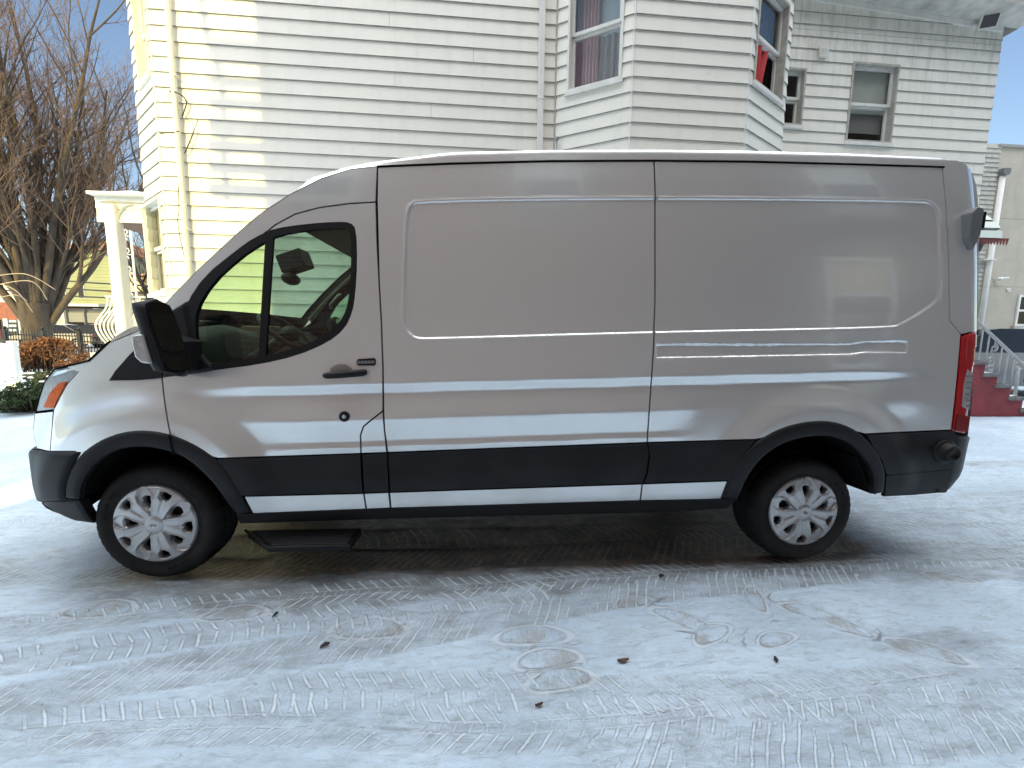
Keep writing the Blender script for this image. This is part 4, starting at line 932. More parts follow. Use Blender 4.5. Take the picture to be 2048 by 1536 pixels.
def window(parent, A, B, r, style='plain', fw=.055, rec=.10, tm=None, label=None):
    tm = tm or trimw; P0, n3, d2 = facepl(A, B); A = np.array(A); n2 = np.array(n3[:2]); u0, u1, z0, z1 = r
    def pt(u, z, off): q = A+d2*u+n2*off; return (q[0], q[1], z)
    def bx(mb, ua, ub, za, zb, oa, ob, mi=0):
        mb.add([pt(ua, za, ob), pt(ub, za, ob), pt(ub, za, oa), pt(ua, za, oa), pt(ua, zb, ob), pt(ub, zb, ob), pt(ub, zb, oa), pt(ua, zb, oa)], [(0, 3, 2, 1), (4, 5, 6, 7), (0, 1, 5, 4), (1, 2, 6, 5), (2, 3, 7, 6), (3, 0, 4, 7)], mi)
    w = MB()
    t = .03
    for a, b, c_, e in ((u0, u0+t, z0, z1), (u1-t, u1, z0, z1), (u0+t, u1-t, z1-t, z1), (u0+t, u1-t, z0, z0+t)): bx(w, a, b, c_, e, -.16, .030)
    wo = w.build('window', tm, parent)
    if label: wo['label'] = label
    sl_ = MB(); bx(sl_, u0-.02, u1+.02, z0-.055, z0-.002, -.05, .050); sl_.build('window_sill', trimw, wo)
    # sashes
    a, b, c_, e = u0+t, u1-t, z0+t, z1-t; mz = (c_+e)/2; f_ = .042
    up = MB()
    for q in ((a, a+f_, mz, e), (b-f_, b, mz, e), (a+f_, b-f_, e-f_, e), (a+f_, b-f_, mz-.01, mz+.035)): bx(up, *q, -.085, -.05)
    up.build('upper_sash', trimw, wo)
    lo = MB()
    for q in ((a, a+f_, c_, mz-.01), (b-f_, b, c_, mz-.01), (a+f_, b-f_, c_, c_+f_+.01), (a+f_, b-f_, mz-.045, mz-.012)): bx(lo, *q, -.12, -.088)
    lo.build('lower_sash', trimw, wo)
    p_ = MB(); p_.add([pt(a+f_, mz, -.065), pt(b-f_, mz, -.065), pt(b-f_, e-f_, -.065), pt(a+f_, e-f_, -.065)], [(0, 1, 2, 3)]); (style == 'bayright') or p_.add([pt(a+f_, c_+f_, -.10), pt(b-f_, c_+f_, -.10), pt(b-f_, mz-.03, -.10), pt(a+f_, mz-.03, -.10)], [(0, 1, 2, 3)])
    p_.build('glass', pane, wo)
    dk = MB()
    for F_ in (((a, c_, -.75), (b, c_, -.75), (b, e, -.75), (a, e, -.75)), ((a, c_, -.125), (a, c_, -.75), (a, e, -.75), (a, e, -.125)), ((b, c_, -.75), (b, c_, -.125), (b, e, -.125), (b, e, -.75)), ((a, c_, -.125), (b, c_, -.125), (b, c_, -.75), (a, c_, -.75)), ((a, e, -.75), (b, e, -.75), (b, e, -.125), (a, e, -.125))):
        dk.add([pt(*q) for q in F_], [(0, 1, 2, 3)])
    dk.build('room', roomd, wo)
    def cloth(nm, ua, ub, za, zb, off, m, waves=5, amp=.025, narrow=0):
        rows = []
        for z in np.linspace(zb, za, 10):
            f = (zb-z)/(zb-za); um = (ua+ub)/2; hw = (ub-ua)/2*(1-narrow*f)
            rows.append([pt(um+hw*q, z, off+amp*sin(q*waves*pi+f*1.3)) for q in np.linspace(-1, 1, 41)])
        MB().grid(rows).build(nm, m, wo)
    if style == 'baylef':
        cloth('curtain', a+.10, a+.34, c_, e, -.20, curt_pink, 5); cloth('curtain', a+.02, a+.10, c_, mz, -.19, curt_red, 2, .01); cloth('net_curtain', a, b, c_, mz, -.24, net, 8, .02); cloth('blind', a, b, mz, e, -.26, mat('pale_blind', (.42, .50, .55), rough=.9), 1, .002)
    if style == 'bayright':
        cloth('curtain', a+.02, a+.55, c_+.03, mz+.02, -.15, curt_red, 4, .05, .25); cloth('red_cloth', a+.0, a+.50, c_+.06, mz-.05, -.10, mat('red_cloth', (.50, .025, .03), rough=.7, bump=.4, bscale=8), 2.5, .04, .45); cloth('net_curtain', a, b, mz, e, -.20, mat('net_dark', (.13, .16, .19), rough=.95, vary=.5, vscale=9), 7, .02)
    if style == 'shade':
        cloth('blind', a, b, mz-.10, e, -.14, shade_w, 1, .003); cloth('blind', a, b, c_+.20, mz-.05, -.18, mat('shade_grey', (.22, .22, .21), rough=.9), 1, .003)
    if style == 'lace':
        cloth('curtain', a, b, c_, e, -.15, mat('lace_curtain', (.55, .53, .46), rough=.9, vary=.4, vscale=7, stretch=(8, 8, .5)), 9, .02)
    return wo
wm_ = MB()
Ls = np.array([*A1]); 
sidewall(wm_, A1, A0, 0, ZT, [LW_up, LW_lo])
sidewall(wm_, A0, B0, 0, ZT, [], .35)
sidewall(wm_, B0, B1, 0, ZT, [BL]); sidewall(wm_, B1, B2, 0, ZT, [], .1); sidewall(wm_, B2, B3, 0, ZT, [BR])
sidewall(wm_, B3, (B3[0], C0[1]+.02), 0, ZT); sidewall(wm_, C0, C1, 0, ZE-.30, [CS, CW], .3); sidewall(wm_, C1, (C1[0]+.2, C1[1]+6), 0, ZE)
for k in range(24):
    a_, b_ = C0+(C1-C0)*k/24, C0+(C1-C0)*(k+1)/24; sidewall(wm_, a_, b_, ZE-.30, zeav((a_[0]+b_[0])/2)-.02, [])
sidewall(wm_, A1+np.array([.0, 3.0]), A1, 0, ZT)
seamm = mat('siding_seam', (.38, .38, .35), rough=.8)
wm_.build('clapboard_wall', None, HOUSE, mats=[siding, butt, seamm])
for q, hh_ in ((A0, ZT), (B1, ZT), (B2, ZT)):
    z = Z_0; c_ = np.array(q); cpv = []
    while z < hh_: cpv += [(z-.002, .0), (z+EXPO-.002, 1.)]; z += EXPO
    V_ = []
    for z, f in cpv: V_ += [(c_[0]-.022+.002*f, c_[1]-.012+.010*f, z), (c_[0], c_[1]-.031+.019*f, z), (c_[0]+.022-.002*f, c_[1]-.012+.010*f, z)]
    n_ = len(cpv); MB().add(V_, [(3*i, 3*i+1, 3*i+4, 3*i+3) for i in range(n_-1)]+[(3*i+1, 3*i+2, 3*i+5, 3*i+4) for i in range(n_-1)]).build('corner_cap', trimw, HOUSE)
B0v = MB().box((B0[0]-.006, B0[1]-.030, 0), (B0[0]+.014, B0[1]-.003, ZT)).build('inside_corner_bead', trimd, HOUSE)
MB().prism([tuple(A1), tuple(A0), tuple(B0), tuple(B1), tuple(B2), tuple(B3), (B3[0], 10), (A1[0], 10)], 'z', ZT, ZT+.25).build('flat_roof', trimd, HOUSE)
MB().box((A1[0]+.3, 9.5, 0), (10, 9.6, ZT-.5)).build('back_wall', siding, HOUSE)
window(HOUSE, A1, A0, LW_up, 'lace', tm=creamp, label='upper window on the sunlit angled corner'); window(HOUSE, A1, A0, LW_lo, 'lace', tm=creamp, label='lower window on the sunlit angled corner')
window(HOUSE, B0, B1, BL, 'baylef', label='bay window with pink curtain'); window(HOUSE, B2, B3, BR, 'bayright', tm=trimd, label='bay window with red curtain bulging out of it')
window(HOUSE, C0, C1, CS, 'plain', tm=trimd, label='narrow window half hidden by the bay'); window(HOUSE, C0, C1, CW, 'shade', tm=trimd, label='window with a pale roller shade')
# eaves of the right wing
ev = MB(); e0 = np.array([C0[0]+.2, C0[1]]); ex = C1[0]+.26
yf = lambda x: yw(x, 4.86)
for (xa_, xb_) in ((e0[0], ex),):
    ya, yb = yf(xa_)-.42, yf(xb_)-.42
    za, zb = zeav(xa_), zeav(xb_)
    ev.add([(xa_, ya+.40, za-.012), (xb_, yb+.40, zb-.012), (xb_, yb, zb+.03), (xa_, ya, za+.03), (xa_, ya, za+.17), (xb_, yb, zb+.17), (xb_, yb+6, zb+.17), (xa_, ya+6, za+.17), (xb_, yb+6, zb+.03)], [(0, 3, 2, 1), (3, 4, 5, 2), (4, 7, 6, 5), (1, 2, 5, 6, 8)])
soff = mat('stained_soffit', (.66, .65, .60), rough=.8, col2=(.36, .35, .31), vscale=2.5, stretch=(1, 1, 1))
ev.build('eaves', soff, HOUSE)
shg = MB(); xa_, xb_ = e0[0], ex+.03; shg.add([(x, yf(x)+dy, zeav(x)+dz_) for dz_ in (.173, .215) for x, dy in ((xa_, -.46), (xb_, -.46), (xb_, 6), (xa_, 6))], [(0, 3, 2, 1), (4, 5, 6, 7), (0, 1, 5, 4), (1, 2, 6, 5)])
shg.build('roof_edge', mat('asphalt_shingle', (.13, .13, .125), rough=.9, vary=.4, vscale=20), HOUSE)
fb2 = MB(); xa_, xb_ = e0[0], C1[0]-.03; fb2.add([(x, yf(x)+dy, zeav(x)+dz_) for dz_ in (-.10, -.014) for x, dy in ((xa_, -.035), (xb_, -.035), (xb_, -.004), (xa_, -.004))], [(0, 3, 2, 1), (4, 5, 6, 7), (0, 1, 5, 4), (1, 2, 6, 5), (3, 0, 4, 7)])
fb2.build('frieze_board', trimw, HOUSE)
# downspouts and pipes on the house
def pipe(parent, name, p0, p1, off, r, m, sq=False):
    mb = MB()
    if sq: mb.obox(((p0[0]+p1[0])/2, (p0[1]+p1[1])/2-off, (p0[2]+p1[2])/2), (r, 0, 0), (0, r*.8, 0), (0, 0, abs(p1[2]-p0[2])/2))
    else: mb.tube([(p0[0], p0[1]-off, p0[2]), (p1[0], p1[1]-off, p1[2])], r, 16)
    z = min(p0[2], p1[2])+.6
    while z < max(p0[2], p1[2]):
        mb.box((p0[0]-r-.012, p0[1]-off-r*1.02, z), (p0[0]+r+.012, p0[1]-.02, z+.02)); z += 1.9
    return mb.build(name, m, parent, bevel=.004)
q = wallpt(358, 200, 3.96); pipe(HOUSE, 'conduit_pipe', (q[0], q[1], .2), (q[0], q[1], ZT), .075, .036, creamp)
q = wallpt(1081, 150, 3.96); pipe(HOUSE, 'downspout', (q[0], q[1], .2), (q[0], q[1], ZT), .07, .040, trimw, True)
q = wallpt(1112, 285, 3.93); pv = MB().tube([(q[0], q[1]-.07, q[2]-1.0), (q[0], q[1]-.07, q[2])], .010, 8); pv.ellipsoid((q[0], q[1]-.075, q[2]+.02), (.028, .028, .030), 10, 6); pv.build('vent_pipe', mat('galvanised', (.30, .31, .31), rough=.5, metal=.5), HOUSE)
q = wallpt(1645, 105, 4.83); ve = MB().box((q[0]-.075, q[1]-.045, q[2]-.085), (q[0]+.075, q[1]-.0, q[2]+.085))
for k in range(3): ve.box((q[0]-.055, q[1]-.052, q[2]-.055+.04*k), (q[0]+.055, q[1]-.046, q[2]-.040+.04*k))
ve.build('wall_vent', trimw, HOUSE, bevel=.006)
# flood lamp under the eaves
q = wallpt(1978, 42, 4.72); fl = root('flood_lamp', 'square white flood lamp fixed under the eaves at the far right corner', 'lamp', (q[0], q[1], q[2]))
u_ = np.array([.6, -.25, .0]); u_ /= np.linalg.norm(u_); w_ = np.array([.12, -.45, .8]); w_ -= u_*(w_@u_); w_ /= np.linalg.norm(w_); v_ = np.cross(u_, w_)
MB().obox(q, u_*.125, v_*.022, w_*.105).build('lamp_body', trimw, fl, bevel=.01)
MB().obox(q+v_*.024, u_*.105, v_*.002, w_*.085).build('lamp_face', mat('lamp_face', (.11, .10, .12), rough=.15, coat=.5), fl); MB().obox(q-v_*.024, u_*.105, v_*.002, w_*.085).build('lamp_face', mat('lamp_face', (.1, .1, .1)), fl)
MB().tube([q, q+np.array([-.10, .10, -.02]), q+np.array([-.12, .13, -.02])], .018, 8).ellipsoid(q+np.array([-.13, .12, -.02]), (.05, .04, .05)).build('lamp_bracket', trimw, fl)
# loose cables on the corner
cbm = mat('black_cable', (.03, .03, .03), rough=.6); cbg = mat('pale_cable', (.30, .29, .22), rough=.6)
def wp(px, py, off=.06): p = wallpt(px, py, 3.96-off); return p
def cable(pts, r, m, lb):
    o = MB().tube(pts, r, 5).build('cable', m); tag(o, lb, 'cable', 'cables on the house corner'); return o
def curve(pts, n=10):
    pts = [np.array(p, float) for p in pts]; out = []
    for i in range(len(pts)-1):
        p0, p1, p2, p3 = pts[max(i-1, 0)], pts[i], pts[i+1], pts[min(i+2, len(pts)-1)]
        for t in np.linspace(0, 1, n, endpoint=False): out.append(.5*((2*p1)+(-p0+p2)*t+(2*p0-5*p1+4*p2-p3)*t*t+(-p0+3*p1-3*p2+p3)*t**3))
    return out+[pts[-1]]
cable(curve([wp(341, 181), wp(357, 187, .13), wp(368, 195), wp(373, 205), wp(370, 218), wp(364, 233)]), .008, cbm, 'thick black cable loop around the pale pipe')
cable(curve([wp(342, 183), wp(336, 195), wp(342, 208), wp(356, 216), wp(362, 230, .12)]), .004, cbg, 'thin pale cable loop left of the pipe')
cable(curve([wp(368, 308), wp(378, 285), wp(396, 240), wp(392, 250), wp(382, 280), wp(370, 306)]), .004, cbm, 'thin wire springing out to the right of the pipe')
cable(curve([wp(364, 330), wp(357, 370), wp(358, 420), wp(356, 450), wp(370, 520), wp(381, 556)]), .005, cbm, 'thin dark wire hanging down beside the pipe')
e1 = at(-40, 330, 26)
cable(curve([wp(356, 262, .1), wp(330, 266, .5), at(230, 272, 9), at(0, 293, 24)]), .006, cbm, 'lower service wire running left from the pipe to the street')
cable(curve([wp(344, 182, .1), at(300, 190, 4.6), at(200, 203, 8), at(-60, 170, 30)]), .005, cbm, 'upper service wire running left from the pipe to the street')

# ================================================================== PORCH
PR = root('front_porch', 'white porch with snow on its flat roof and curly ironwork at the left house corner', 'porch', (-7.0, 6.5, 0)); YP = 6.2
def bxp(px0, py0, px1, py1, Ya, Yb, mb):
    a = at(px0, py0, Ya); b = at(px1, py1, Ya); mb.box((min(a[0], b[0]), Ya, min(a[2], b[2])), (max(a[0], b[0]), Yb, max(a[2], b[2]))); return mb
bxp(186, 389, 330, 405, YP, YP+2.6, MB()).build('roof_fascia', creamp, PR, bevel=.03)
a = at(178, 389, YP-.08); b = at(330, 383, YP-.08); MB().box((a[0], YP-.14, a[2]), (b[0], YP+2.7, a[2]+.05)).build('roof_edge', creamp, PR)
snowm = mat('fresh_snow', (.86, .88, .92), rough=.6, bump=.3, bscale=8)
MB().grid([[(x, y, a[2]+.05+.075*min(1, min(x-a[0], 9)*4)*min(1, (y-YP+.14)*6)*(.8+.2*sin(x*9+y*5))) for y in np.linspace(YP-.14, YP+2.7, 24)] for x in np.linspace(a[0], b[0], 30)]).build('roof_snow', snowm, PR)
sw_ = MB(); c0_, c1_ = at(192, 407, YP+.1), at(330, 448, YP+.1); 
for k in range(2): sw_.add([(c0_[0], YP+.08, c1_[2]+k*.24), (c1_[0]+1, YP+.08, c1_[2]+k*.24), (c1_[0]+1, YP+.10, c1_[2]+(k+1)*.24), (c0_[0], YP+.10, c1_[2]+(k+1)*.24), (c0_[0], YP+.1, c1_[2]+k*.24), (c1_[0]+1, YP+.1, c1_[2]+k*.24)], [(0, 1, 2, 3), (4, 5, 1, 0)])
sw_.build('gable_panel', creamp, PR)
MB().box((c0_[0]+.05, YP+.12, c1_[2]-.0), (c1_[0]+1, YP+2.5, c1_[2]+.04)).build('porch_ceiling', mat('brown_boards', (.20, .12, .09), rough=.8, vary=.3, vscale=6, stretch=(1, 8, 1)), PR)
c0_, c1_ = at(203, 405, YP), at(222, 640, YP)
MB().box((c0_[0], YP, 0), (c0_[0]+.20, YP+.2, c0_[2])).build('column', creamp, PR, bevel=.03)
brk = MB(); qx = c0_[0]+.2
for k in range(8):
    a0, a1 = k/8*pi/2, (k+1)/8*pi/2; zt2 = at(240, 407, YP)[2]; R_ = .30
    brk.add([(qx+R_*(1-sin(a0)), YP+.03, zt2-R_*(1-cos(a0))), (qx+R_*(1-sin(a1)), YP+.03, zt2-R_*(1-cos(a1))), (qx+R_*(1-sin(a1)), YP+.17, zt2-R_*(1-cos(a1))), (qx+R_*(1-sin(a0)), YP+.17, zt2-R_*(1-cos(a0)))], [(0, 1, 2, 3)])
brk.build('corner_bracket', creamp, PR)
iron = mat('white_iron', (.78, .77, .70), rough=.5)
def scroll(c, r, turns, ax_u, ax_v, n=24, ph=0.0, sgn=1):
    return [np.array(c)+(np.array(ax_u)*cos(sgn*t+ph)+np.array(ax_v)*sin(sgn*t+ph))*r*(1-.75*t/(turns*2*pi)) for t in np.linspace(0, turns*2*pi, n)]
for yy, pxl in ((YP+.9, (224, 236)), (YP+1.7, (240, 252))):
    X0 = at(pxl[0], 540, yy)[0]; X1 = X0+.30; ir = MB(); 
    for X_ in (X0, X1): ir.tube([(X_, yy, 0), (X_, yy, 3.75)], .022, 6)
    z = .9
    while z < 3.5:
        ir.tube(scroll(((X0+X1)/2-.02, yy, z), .085, 1.2, (1, 0, 0), (0, 0, 1), 20, 0, 1), .012, 5); ir.tube(scroll(((X0+X1)/2+.02, yy, z+.19), .085, 1.2, (1, 0, 0), (0, 0, 1), 20, pi, 1), .012, 5)
        ir.tube([(X0, yy, z+.095), (X1, yy, z+.095)], .010, 4); z += .40
    ir.build('iron_trellis', iron, PR)
rl_ = MB()
for k in range(9):
    X_ = at(216+8*k, 640, YP+.2)[0]; z = .95
    rl_.tube(curve([(X_, YP+.25, 1.95), (X_-.03, YP+.22, 1.75), (X_-.14, YP+.1, 1.45), (X_-.10, YP+.12, 1.2), (X_, YP+.25, .95)], 6), .016, 6)
    rl_.tube(scroll((X_+.07, YP+.2, 1.65), .05, 1.2, (1, 0, 0), (0, 0, 1), 14), .010, 5)
X0, X1 = at(212, 640, YP+.2)[0], at(290, 640, YP+.2)[0]
rl_.tube([(X0, YP+.25, 1.97), (X1, YP+.25, 1.97)], .025, 6); rl_.tube([(X0, YP+.25, .93), (X1, YP+.25, .93)], .02, 6)
rl_.build('belly_railing', iron, PR)
MB().box((X0-.2, YP+.02, 0), (X1+1.5, YP+2.5, .9)).build('porch_base', creamp, PR)
# ================================================================== RIGHT SIDE: stucco house, awning, steps, rail
stucco = NT('beige_stucco'); c1_ = stucco.coord(); n1 = stucco.noise(c1_, 1.1, 7, .7); n2 = stucco.noise(stucco.coord(scale=(3, 3, .4)), 1.4, 6, .7)
stucco.l.new(stucco.mix(stucco.M('MULTIPLY', stucco.ramp(n2, .5, .75), .5), stucco.mix(stucco.ramp(n1, .35, .65), (.50, .465, .38), (.43, .40, .33)), (.31, .30, .26)), stucco.p.inputs['Base Color'])
stucco.p.inputs['Roughness'].default_value = .9; stucco.l.new(stucco.bump(stucco.noise(c1_, 60, 3), .004, .6), stucco.p.inputs['Normal'])
BE = root('stucco_house', 'flat-roofed beige stucco house beyond the right end of the white house', 'house', (16, 10, 0)); YB = 9.4
pb = onplane(1990, 294, (0, YB, 0), (-.02, 1, 0)); xb0 = onplane(1984, 400, (0, YB, 0), (-.02, 1, 0))[0]; zb_ = pb[2]; ybf = lambda x: YB+.02*x
def sbx(mb, x0, x1, z0, z1, oa, ob, mi=0):
    mb.add([(x0, ybf(x0)-ob, z0), (x1, ybf(x1)-ob, z0), (x1, ybf(x1)+oa, z0), (x0, ybf(x0)+oa, z0), (x0, ybf(x0)-ob, z1), (x1, ybf(x1)-ob, z1), (x1, ybf(x1)+oa, z1), (x0, ybf(x0)+oa, z1)], [(0, 3, 2, 1), (4, 5, 6, 7), (0, 1, 5, 4), (1, 2, 6, 5), (2, 3, 7, 6), (3, 0, 4, 7)], mi); return mb
sbx(MB(), xb0, xb0+9, 0, zb_, 7, 0).build('stucco_wall', stucco.m, BE)
sbx(MB(), xb0-.1, xb0+9.1, zb_, zb_+.07, 7.1, .07).build('coping', mat('grey_coping', (.30, .30, .28), rough=.7), BE)
jl = MB()
for py in (438, 574): z = onplane(2020, py, (0, YB, 0), (-.02, 1, 0))[2]; sbx(jl, xb0, xb0+9, z, z+.012, 0, .003)
jl.build('stucco_joint', mat('joint_line', (.27, .26, .21), rough=.9), BE)  # joint strips, a darker beige than the wall
lt = MB(); xw0 = onplane(1957, 400, (0, YB, 0), (-.02, 1, 0))[0]; z = 0
while z < zb_-.03: lt.add([(xw0-2.0, ybf(xw0)-.06, z), (xb0-.003, ybf(xb0)-.06, z), (xb0-.003, ybf(xb0)-.03, z+.13), (xw0-2.0, ybf(xw0)-.03, z+.13), (xw0-2.0, ybf(xw0)-.03, z), (xb0-.003, ybf(xb0)-.03, z)], [(0, 1, 2, 3), (4, 5, 1, 0)]); z += .13
lt.build('side_clapboards', trimd, BE)
p0 = onplane(2006, 350, (0, YB-.1, 0), (-.02, 1, 0)); mb = MB().tube([(p0[0], p0[1], .1), (p0[0], p0[1], p0[2])], .065, 16)
ds = mb.build('downspout', trimw, BE)
MB().prism([(p0[0]-.11, p0[2]+.16), (p0[0]+.11, p0[2]+.16), (p0[0]+.11, p0[2]+.05), (p0[0]+.07, p0[2]-.02), (p0[0]-.07, p0[2]-.02), (p0[0]-.11, p0[2]+.05)], 'y', p0[1]-.1, p0[1]+.085).build('rain_hopper', grey, ds)
zz = onplane(1975, 522, (0, YB, 0), (-.02, 1, 0))[2]; MB().box((p0[0]-.28, p0[1]-.08, zz), (p0[0]+.10, p0[1]+.08, zz+.03)).build('pipe_strap', trimw, ds)
p0 = onplane(2000, 558, (0, YB-.12, 0), (-.02, 1, 0)); cmr = MB().ellipsoid(p0, (.07, .07, .06)).tube([p0, p0+np.array((.16, -.1, .03))], .03, 8); cmr.box((p0[0]-.05, p0[1], p0[2]-.05), (p0[0]+.05, p0[1]+.14, p0[2]+.05)); tag(cmr.build('wall_camera', trimw), 'small white wall camera on the beige stucco wall', 'lamp')  # camera on a short bracket
p0 = onplane(2017, 580, (0, YB-.03, 0), (-.02, 1, 0)); MB().lathe([(.0001, -.004), (.028, -.004), (.030, -.02), (.055, -.02), (.055, .02)], p0, 'y', 20).build('vent_ring', trimw, BE)
r0 = onplane(2036, 590, (0, YB, 0), (-.02, 1, 0)); r1 = onplane(2048, 652, (0, YB, 0), (-.02, 1, 0))
wo = MB(); x0_ = r0[0]; x1_ = x0_+.95; zt_ = r0[2]; zb2 = r1[2]
for q in ((x0_, x0_+.06, zb2, zt_), (x1_-.06, x1_, zb2, zt_), (x0_+.06, x1_-.06, zt_-.06, zt_), (x0_+.06, x1_-.06, zb2, zb2+.06), (x0_+.06, x1_-.06, (zb2+zt_)/2-.03, (zb2+zt_)/2+.03)): sbx(wo, *q, -.005, .05)
wo = wo.build('window', trimw, BE); sbx(MB(), x0_+.06, x1_-.06, zb2+.06, zt_-.06, -.005, .02).build('glass', mat('dark_glass', (.008, .009, .010)), wo)
sbx(MB(), x0_-.08, x1_+.1, zb2-.16, zb2-.003, -.005, .09).build('window_sill', trimd, wo)
# awning
AW = root('door_awning', 'small ribbed metal awning with snow on top jutting from the stucco house', 'awning', tuple(at(1985, 475, 8.2))); ya0 = 7.9
q0, q1, qt = at(1935, 474, ya0), at(2021, 473, ya0), at(1975, 428, 9.3)
aw = MB(); awd = MB(); hh = q0[2]; topz = qt[2]; xl, xr = q0[0], q1[0]; xc = (xl+xr)/2; yb_ = ybf(xc)-.02
steps = 6
for k in range(steps):
    f0, f1 = k/steps, (k+1)/steps; g0 = cos(f0*pi/2*.95); g1 = cos((f0*.4+f1*.6)*pi/2*.95)
    z0_, z1_ = hh+(topz-hh)*sin(f0*pi/2), hh+(topz-hh)*sin((f0*.3+f1*.7)*pi/2)
    hw0, hw1 = (xr-xl)/2*(.25+.75*g0), (xr-xl)/2*(.25+.75*g1); y0_, y1_ = yb_-(yb_-ya0)*g0, yb_-(yb_-ya0)*g1
    A_ = [(xc-hw0, yb_, z0_), (xc-hw0, y0_+.25, z0_), (xc-hw0+.22, y0_, z0_), (xc+hw0-.22, y0_, z0_), (xc+hw0, y0_+.25, z0_), (xc+hw0, yb_, z0_)]
    B_ = [(xc-hw1, yb_, z1_), (xc-hw1, y1_+.25, z1_), (xc-hw1+.22, y1_, z1_), (xc+hw1-.22, y1_, z1_), (xc+hw1, y1_+.25, z1_), (xc+hw1, yb_, z1_)]
    aw.add(A_+B_, [(i, i+1, 7+i, 6+i) for i in range(5)])
aw.build('awning_slat', mat('pale_green_metal', (.62, .68, .62), rough=.4), AW)
awd.ellipsoid((xc, yb_, hh+.01), ((xr-xl)/2*.94, (yb_-ya0)*.94, (topz-hh)*.9), 20, 10); awd.build('awning_liner', mat('awning_dark', (.05, .05, .055), rough=.8), AW)
vl = MB()
for i in range(14):
    xx = xl+(xr-xl)*i/14; vl.add([(xx, ya0+.02, hh), (xx+(xr-xl)/14, ya0+.02, hh), (xx+(xr-xl)/14*.85, ya0+.03, hh-.13), (xx+(xr-xl)/28, ya0+.03, hh-.18), (xx+(xr-xl)/14*.15, ya0+.03, hh-.13)], [(0, 1, 2, 3, 4)])
vl.box((xl+.05, ya0+.03, hh-.05), (xr-.05, yb_, hh-.02)); vl.build('awning_valance', mat('maroon_metal', (.16, .025, .03), rough=.5), AW)
MB().ellipsoid((xc-.1, (ya0+yb_)/2+.2, topz-.02), (.75, .5, .12), 16, 8).build('awning_snow', snowm, AW)
# entrance steps
ST = root('entrance_steps', 'red painted masonry steps with grey treads at the far right behind the van', 'steps', (12, 5, 0)); YS = 4.55
redp = mat('red_masonry_paint', (.30, .050, .058), rough=.75, col2=(.21, .04, .045), vscale=3, bump=.3, bscale=25)
tread = [(1930, 1973, 722), (1963, 1997, 747), (1988, 2020, 769), (2014, 2046, 794), (2038, 2075, 818)]
cur = None; prof = []; slabs = []
for x0p, x1p, yp in tread:
    a, b = at(x0p, yp, YS), at(x1p, yp, YS); slabs.append((a[0], b[0], a[2]))
rise = 0
poly = [(slabs[0][0]-1.2, 0), (slabs[0][0]-1.2, slabs[0][2]-.06)]
for i, (xa_, xb_, z) in enumerate(slabs):
    nx = slabs[i+1][0]+.02 if i+1 < len(slabs) else xb_
    poly += [(nx+.03, z-.06)]
    zn = slabs[i+1][2]-.06 if i+1 < len(slabs) else 0
    poly += [(nx+.03, zn)]
MB().prism(poly[::-1], 'y', YS, YS+1.35).build('stringer', redp, ST)
stm = mat('grey_stone_tread', (.20, .20, .20), rough=.8, vary=.4, vscale=14)
for i, (xa_, xb_, z) in enumerate(slabs):
    o = MB().box((xa_-(1.2 if i == 0 else .0), YS-.035, z-.058), (xb_+.0, YS+1.38, z)).build('tread', stm, ST, bevel=.008)
    MB().grid([[(x, y, z+.004+.022*max(0, sin(pi*(x-xa_)/(xb_-xa_)))**.5*(.6+.4*sin(y*7+x*11))) for y in np.linspace(YS+.02, YS+1.3, 16)] for x in np.linspace(xa_, xb_-.04, 8)]).build('tread_snow', snowm, o)
# iron rail
RA = root('stair_railing', 'pale painted iron stair railing with scrolls on the red steps', 'railing', (12, 4.6, 0)); YR = YS+.06; rm = mat('grey_iron', (.42, .42, .42), rough=.45)
tp = [at(*p, YR) for p in ((1950, 636), (1960, 648), (2040, 724), (2044, 734))]
mb = MB(); mb.tube(curve([tp[0], tp[1], tp[2], tp[3]], 5), .026, 8); mb.tube(scroll(at(2036, 731, YR), .10, 1.5, (1, 0, 0), (0, 0, 1), 30, .8, -1), .014, 6); mb.build('handrail', rm, RA)
for (xt, yt), (xb_, yb_2) in (((1967, 655), (1957, 726)), ((1980, 668), (1969, 735)), ((2005, 692), (1993, 764)), ((2017, 703), (2007, 772)), ((2029, 716), (2020, 785))):
    MB().tube([at(xt, yt, YR), at(xb_, yb_2, YR)], .013, 6).build('baluster', rm, RA)
MB().tube([at(2037, 735, YR), at(2029, 796, YR)], .026, 8).build('newel_post', rm, RA)
sc_ = MB(); a, b = at(1992, 682, YR), at(1981, 752, YR)
sc_.tube(curve([at(1992, 680, YR), at(1990, 694, YR)], 3), .012, 5)
sc_.tube(scroll(at(1989, 696, YR), .075, 1.4, (1, 0, 0), (0, 0, 1), 24, pi*.5, -1), .011, 5); sc_.tube(curve([at(1983, 700, YR), at(1984, 712, YR), at(1989, 722, YR), at(1986, 733, YR)], 6), .011, 5)
sc_.tube(scroll(at(1981, 719, YR), .05, 1.3, (1, 0, 0), (0, 0, 1), 20, 0, 1), .010, 5); sc_.tube(scroll(at(1980, 737, YR), .07, 1.4, (1, 0, 0), (0, 0, 1), 24, -pi*.4, 1), .011, 5)
sc_.build('scroll_panel', rm, RA)

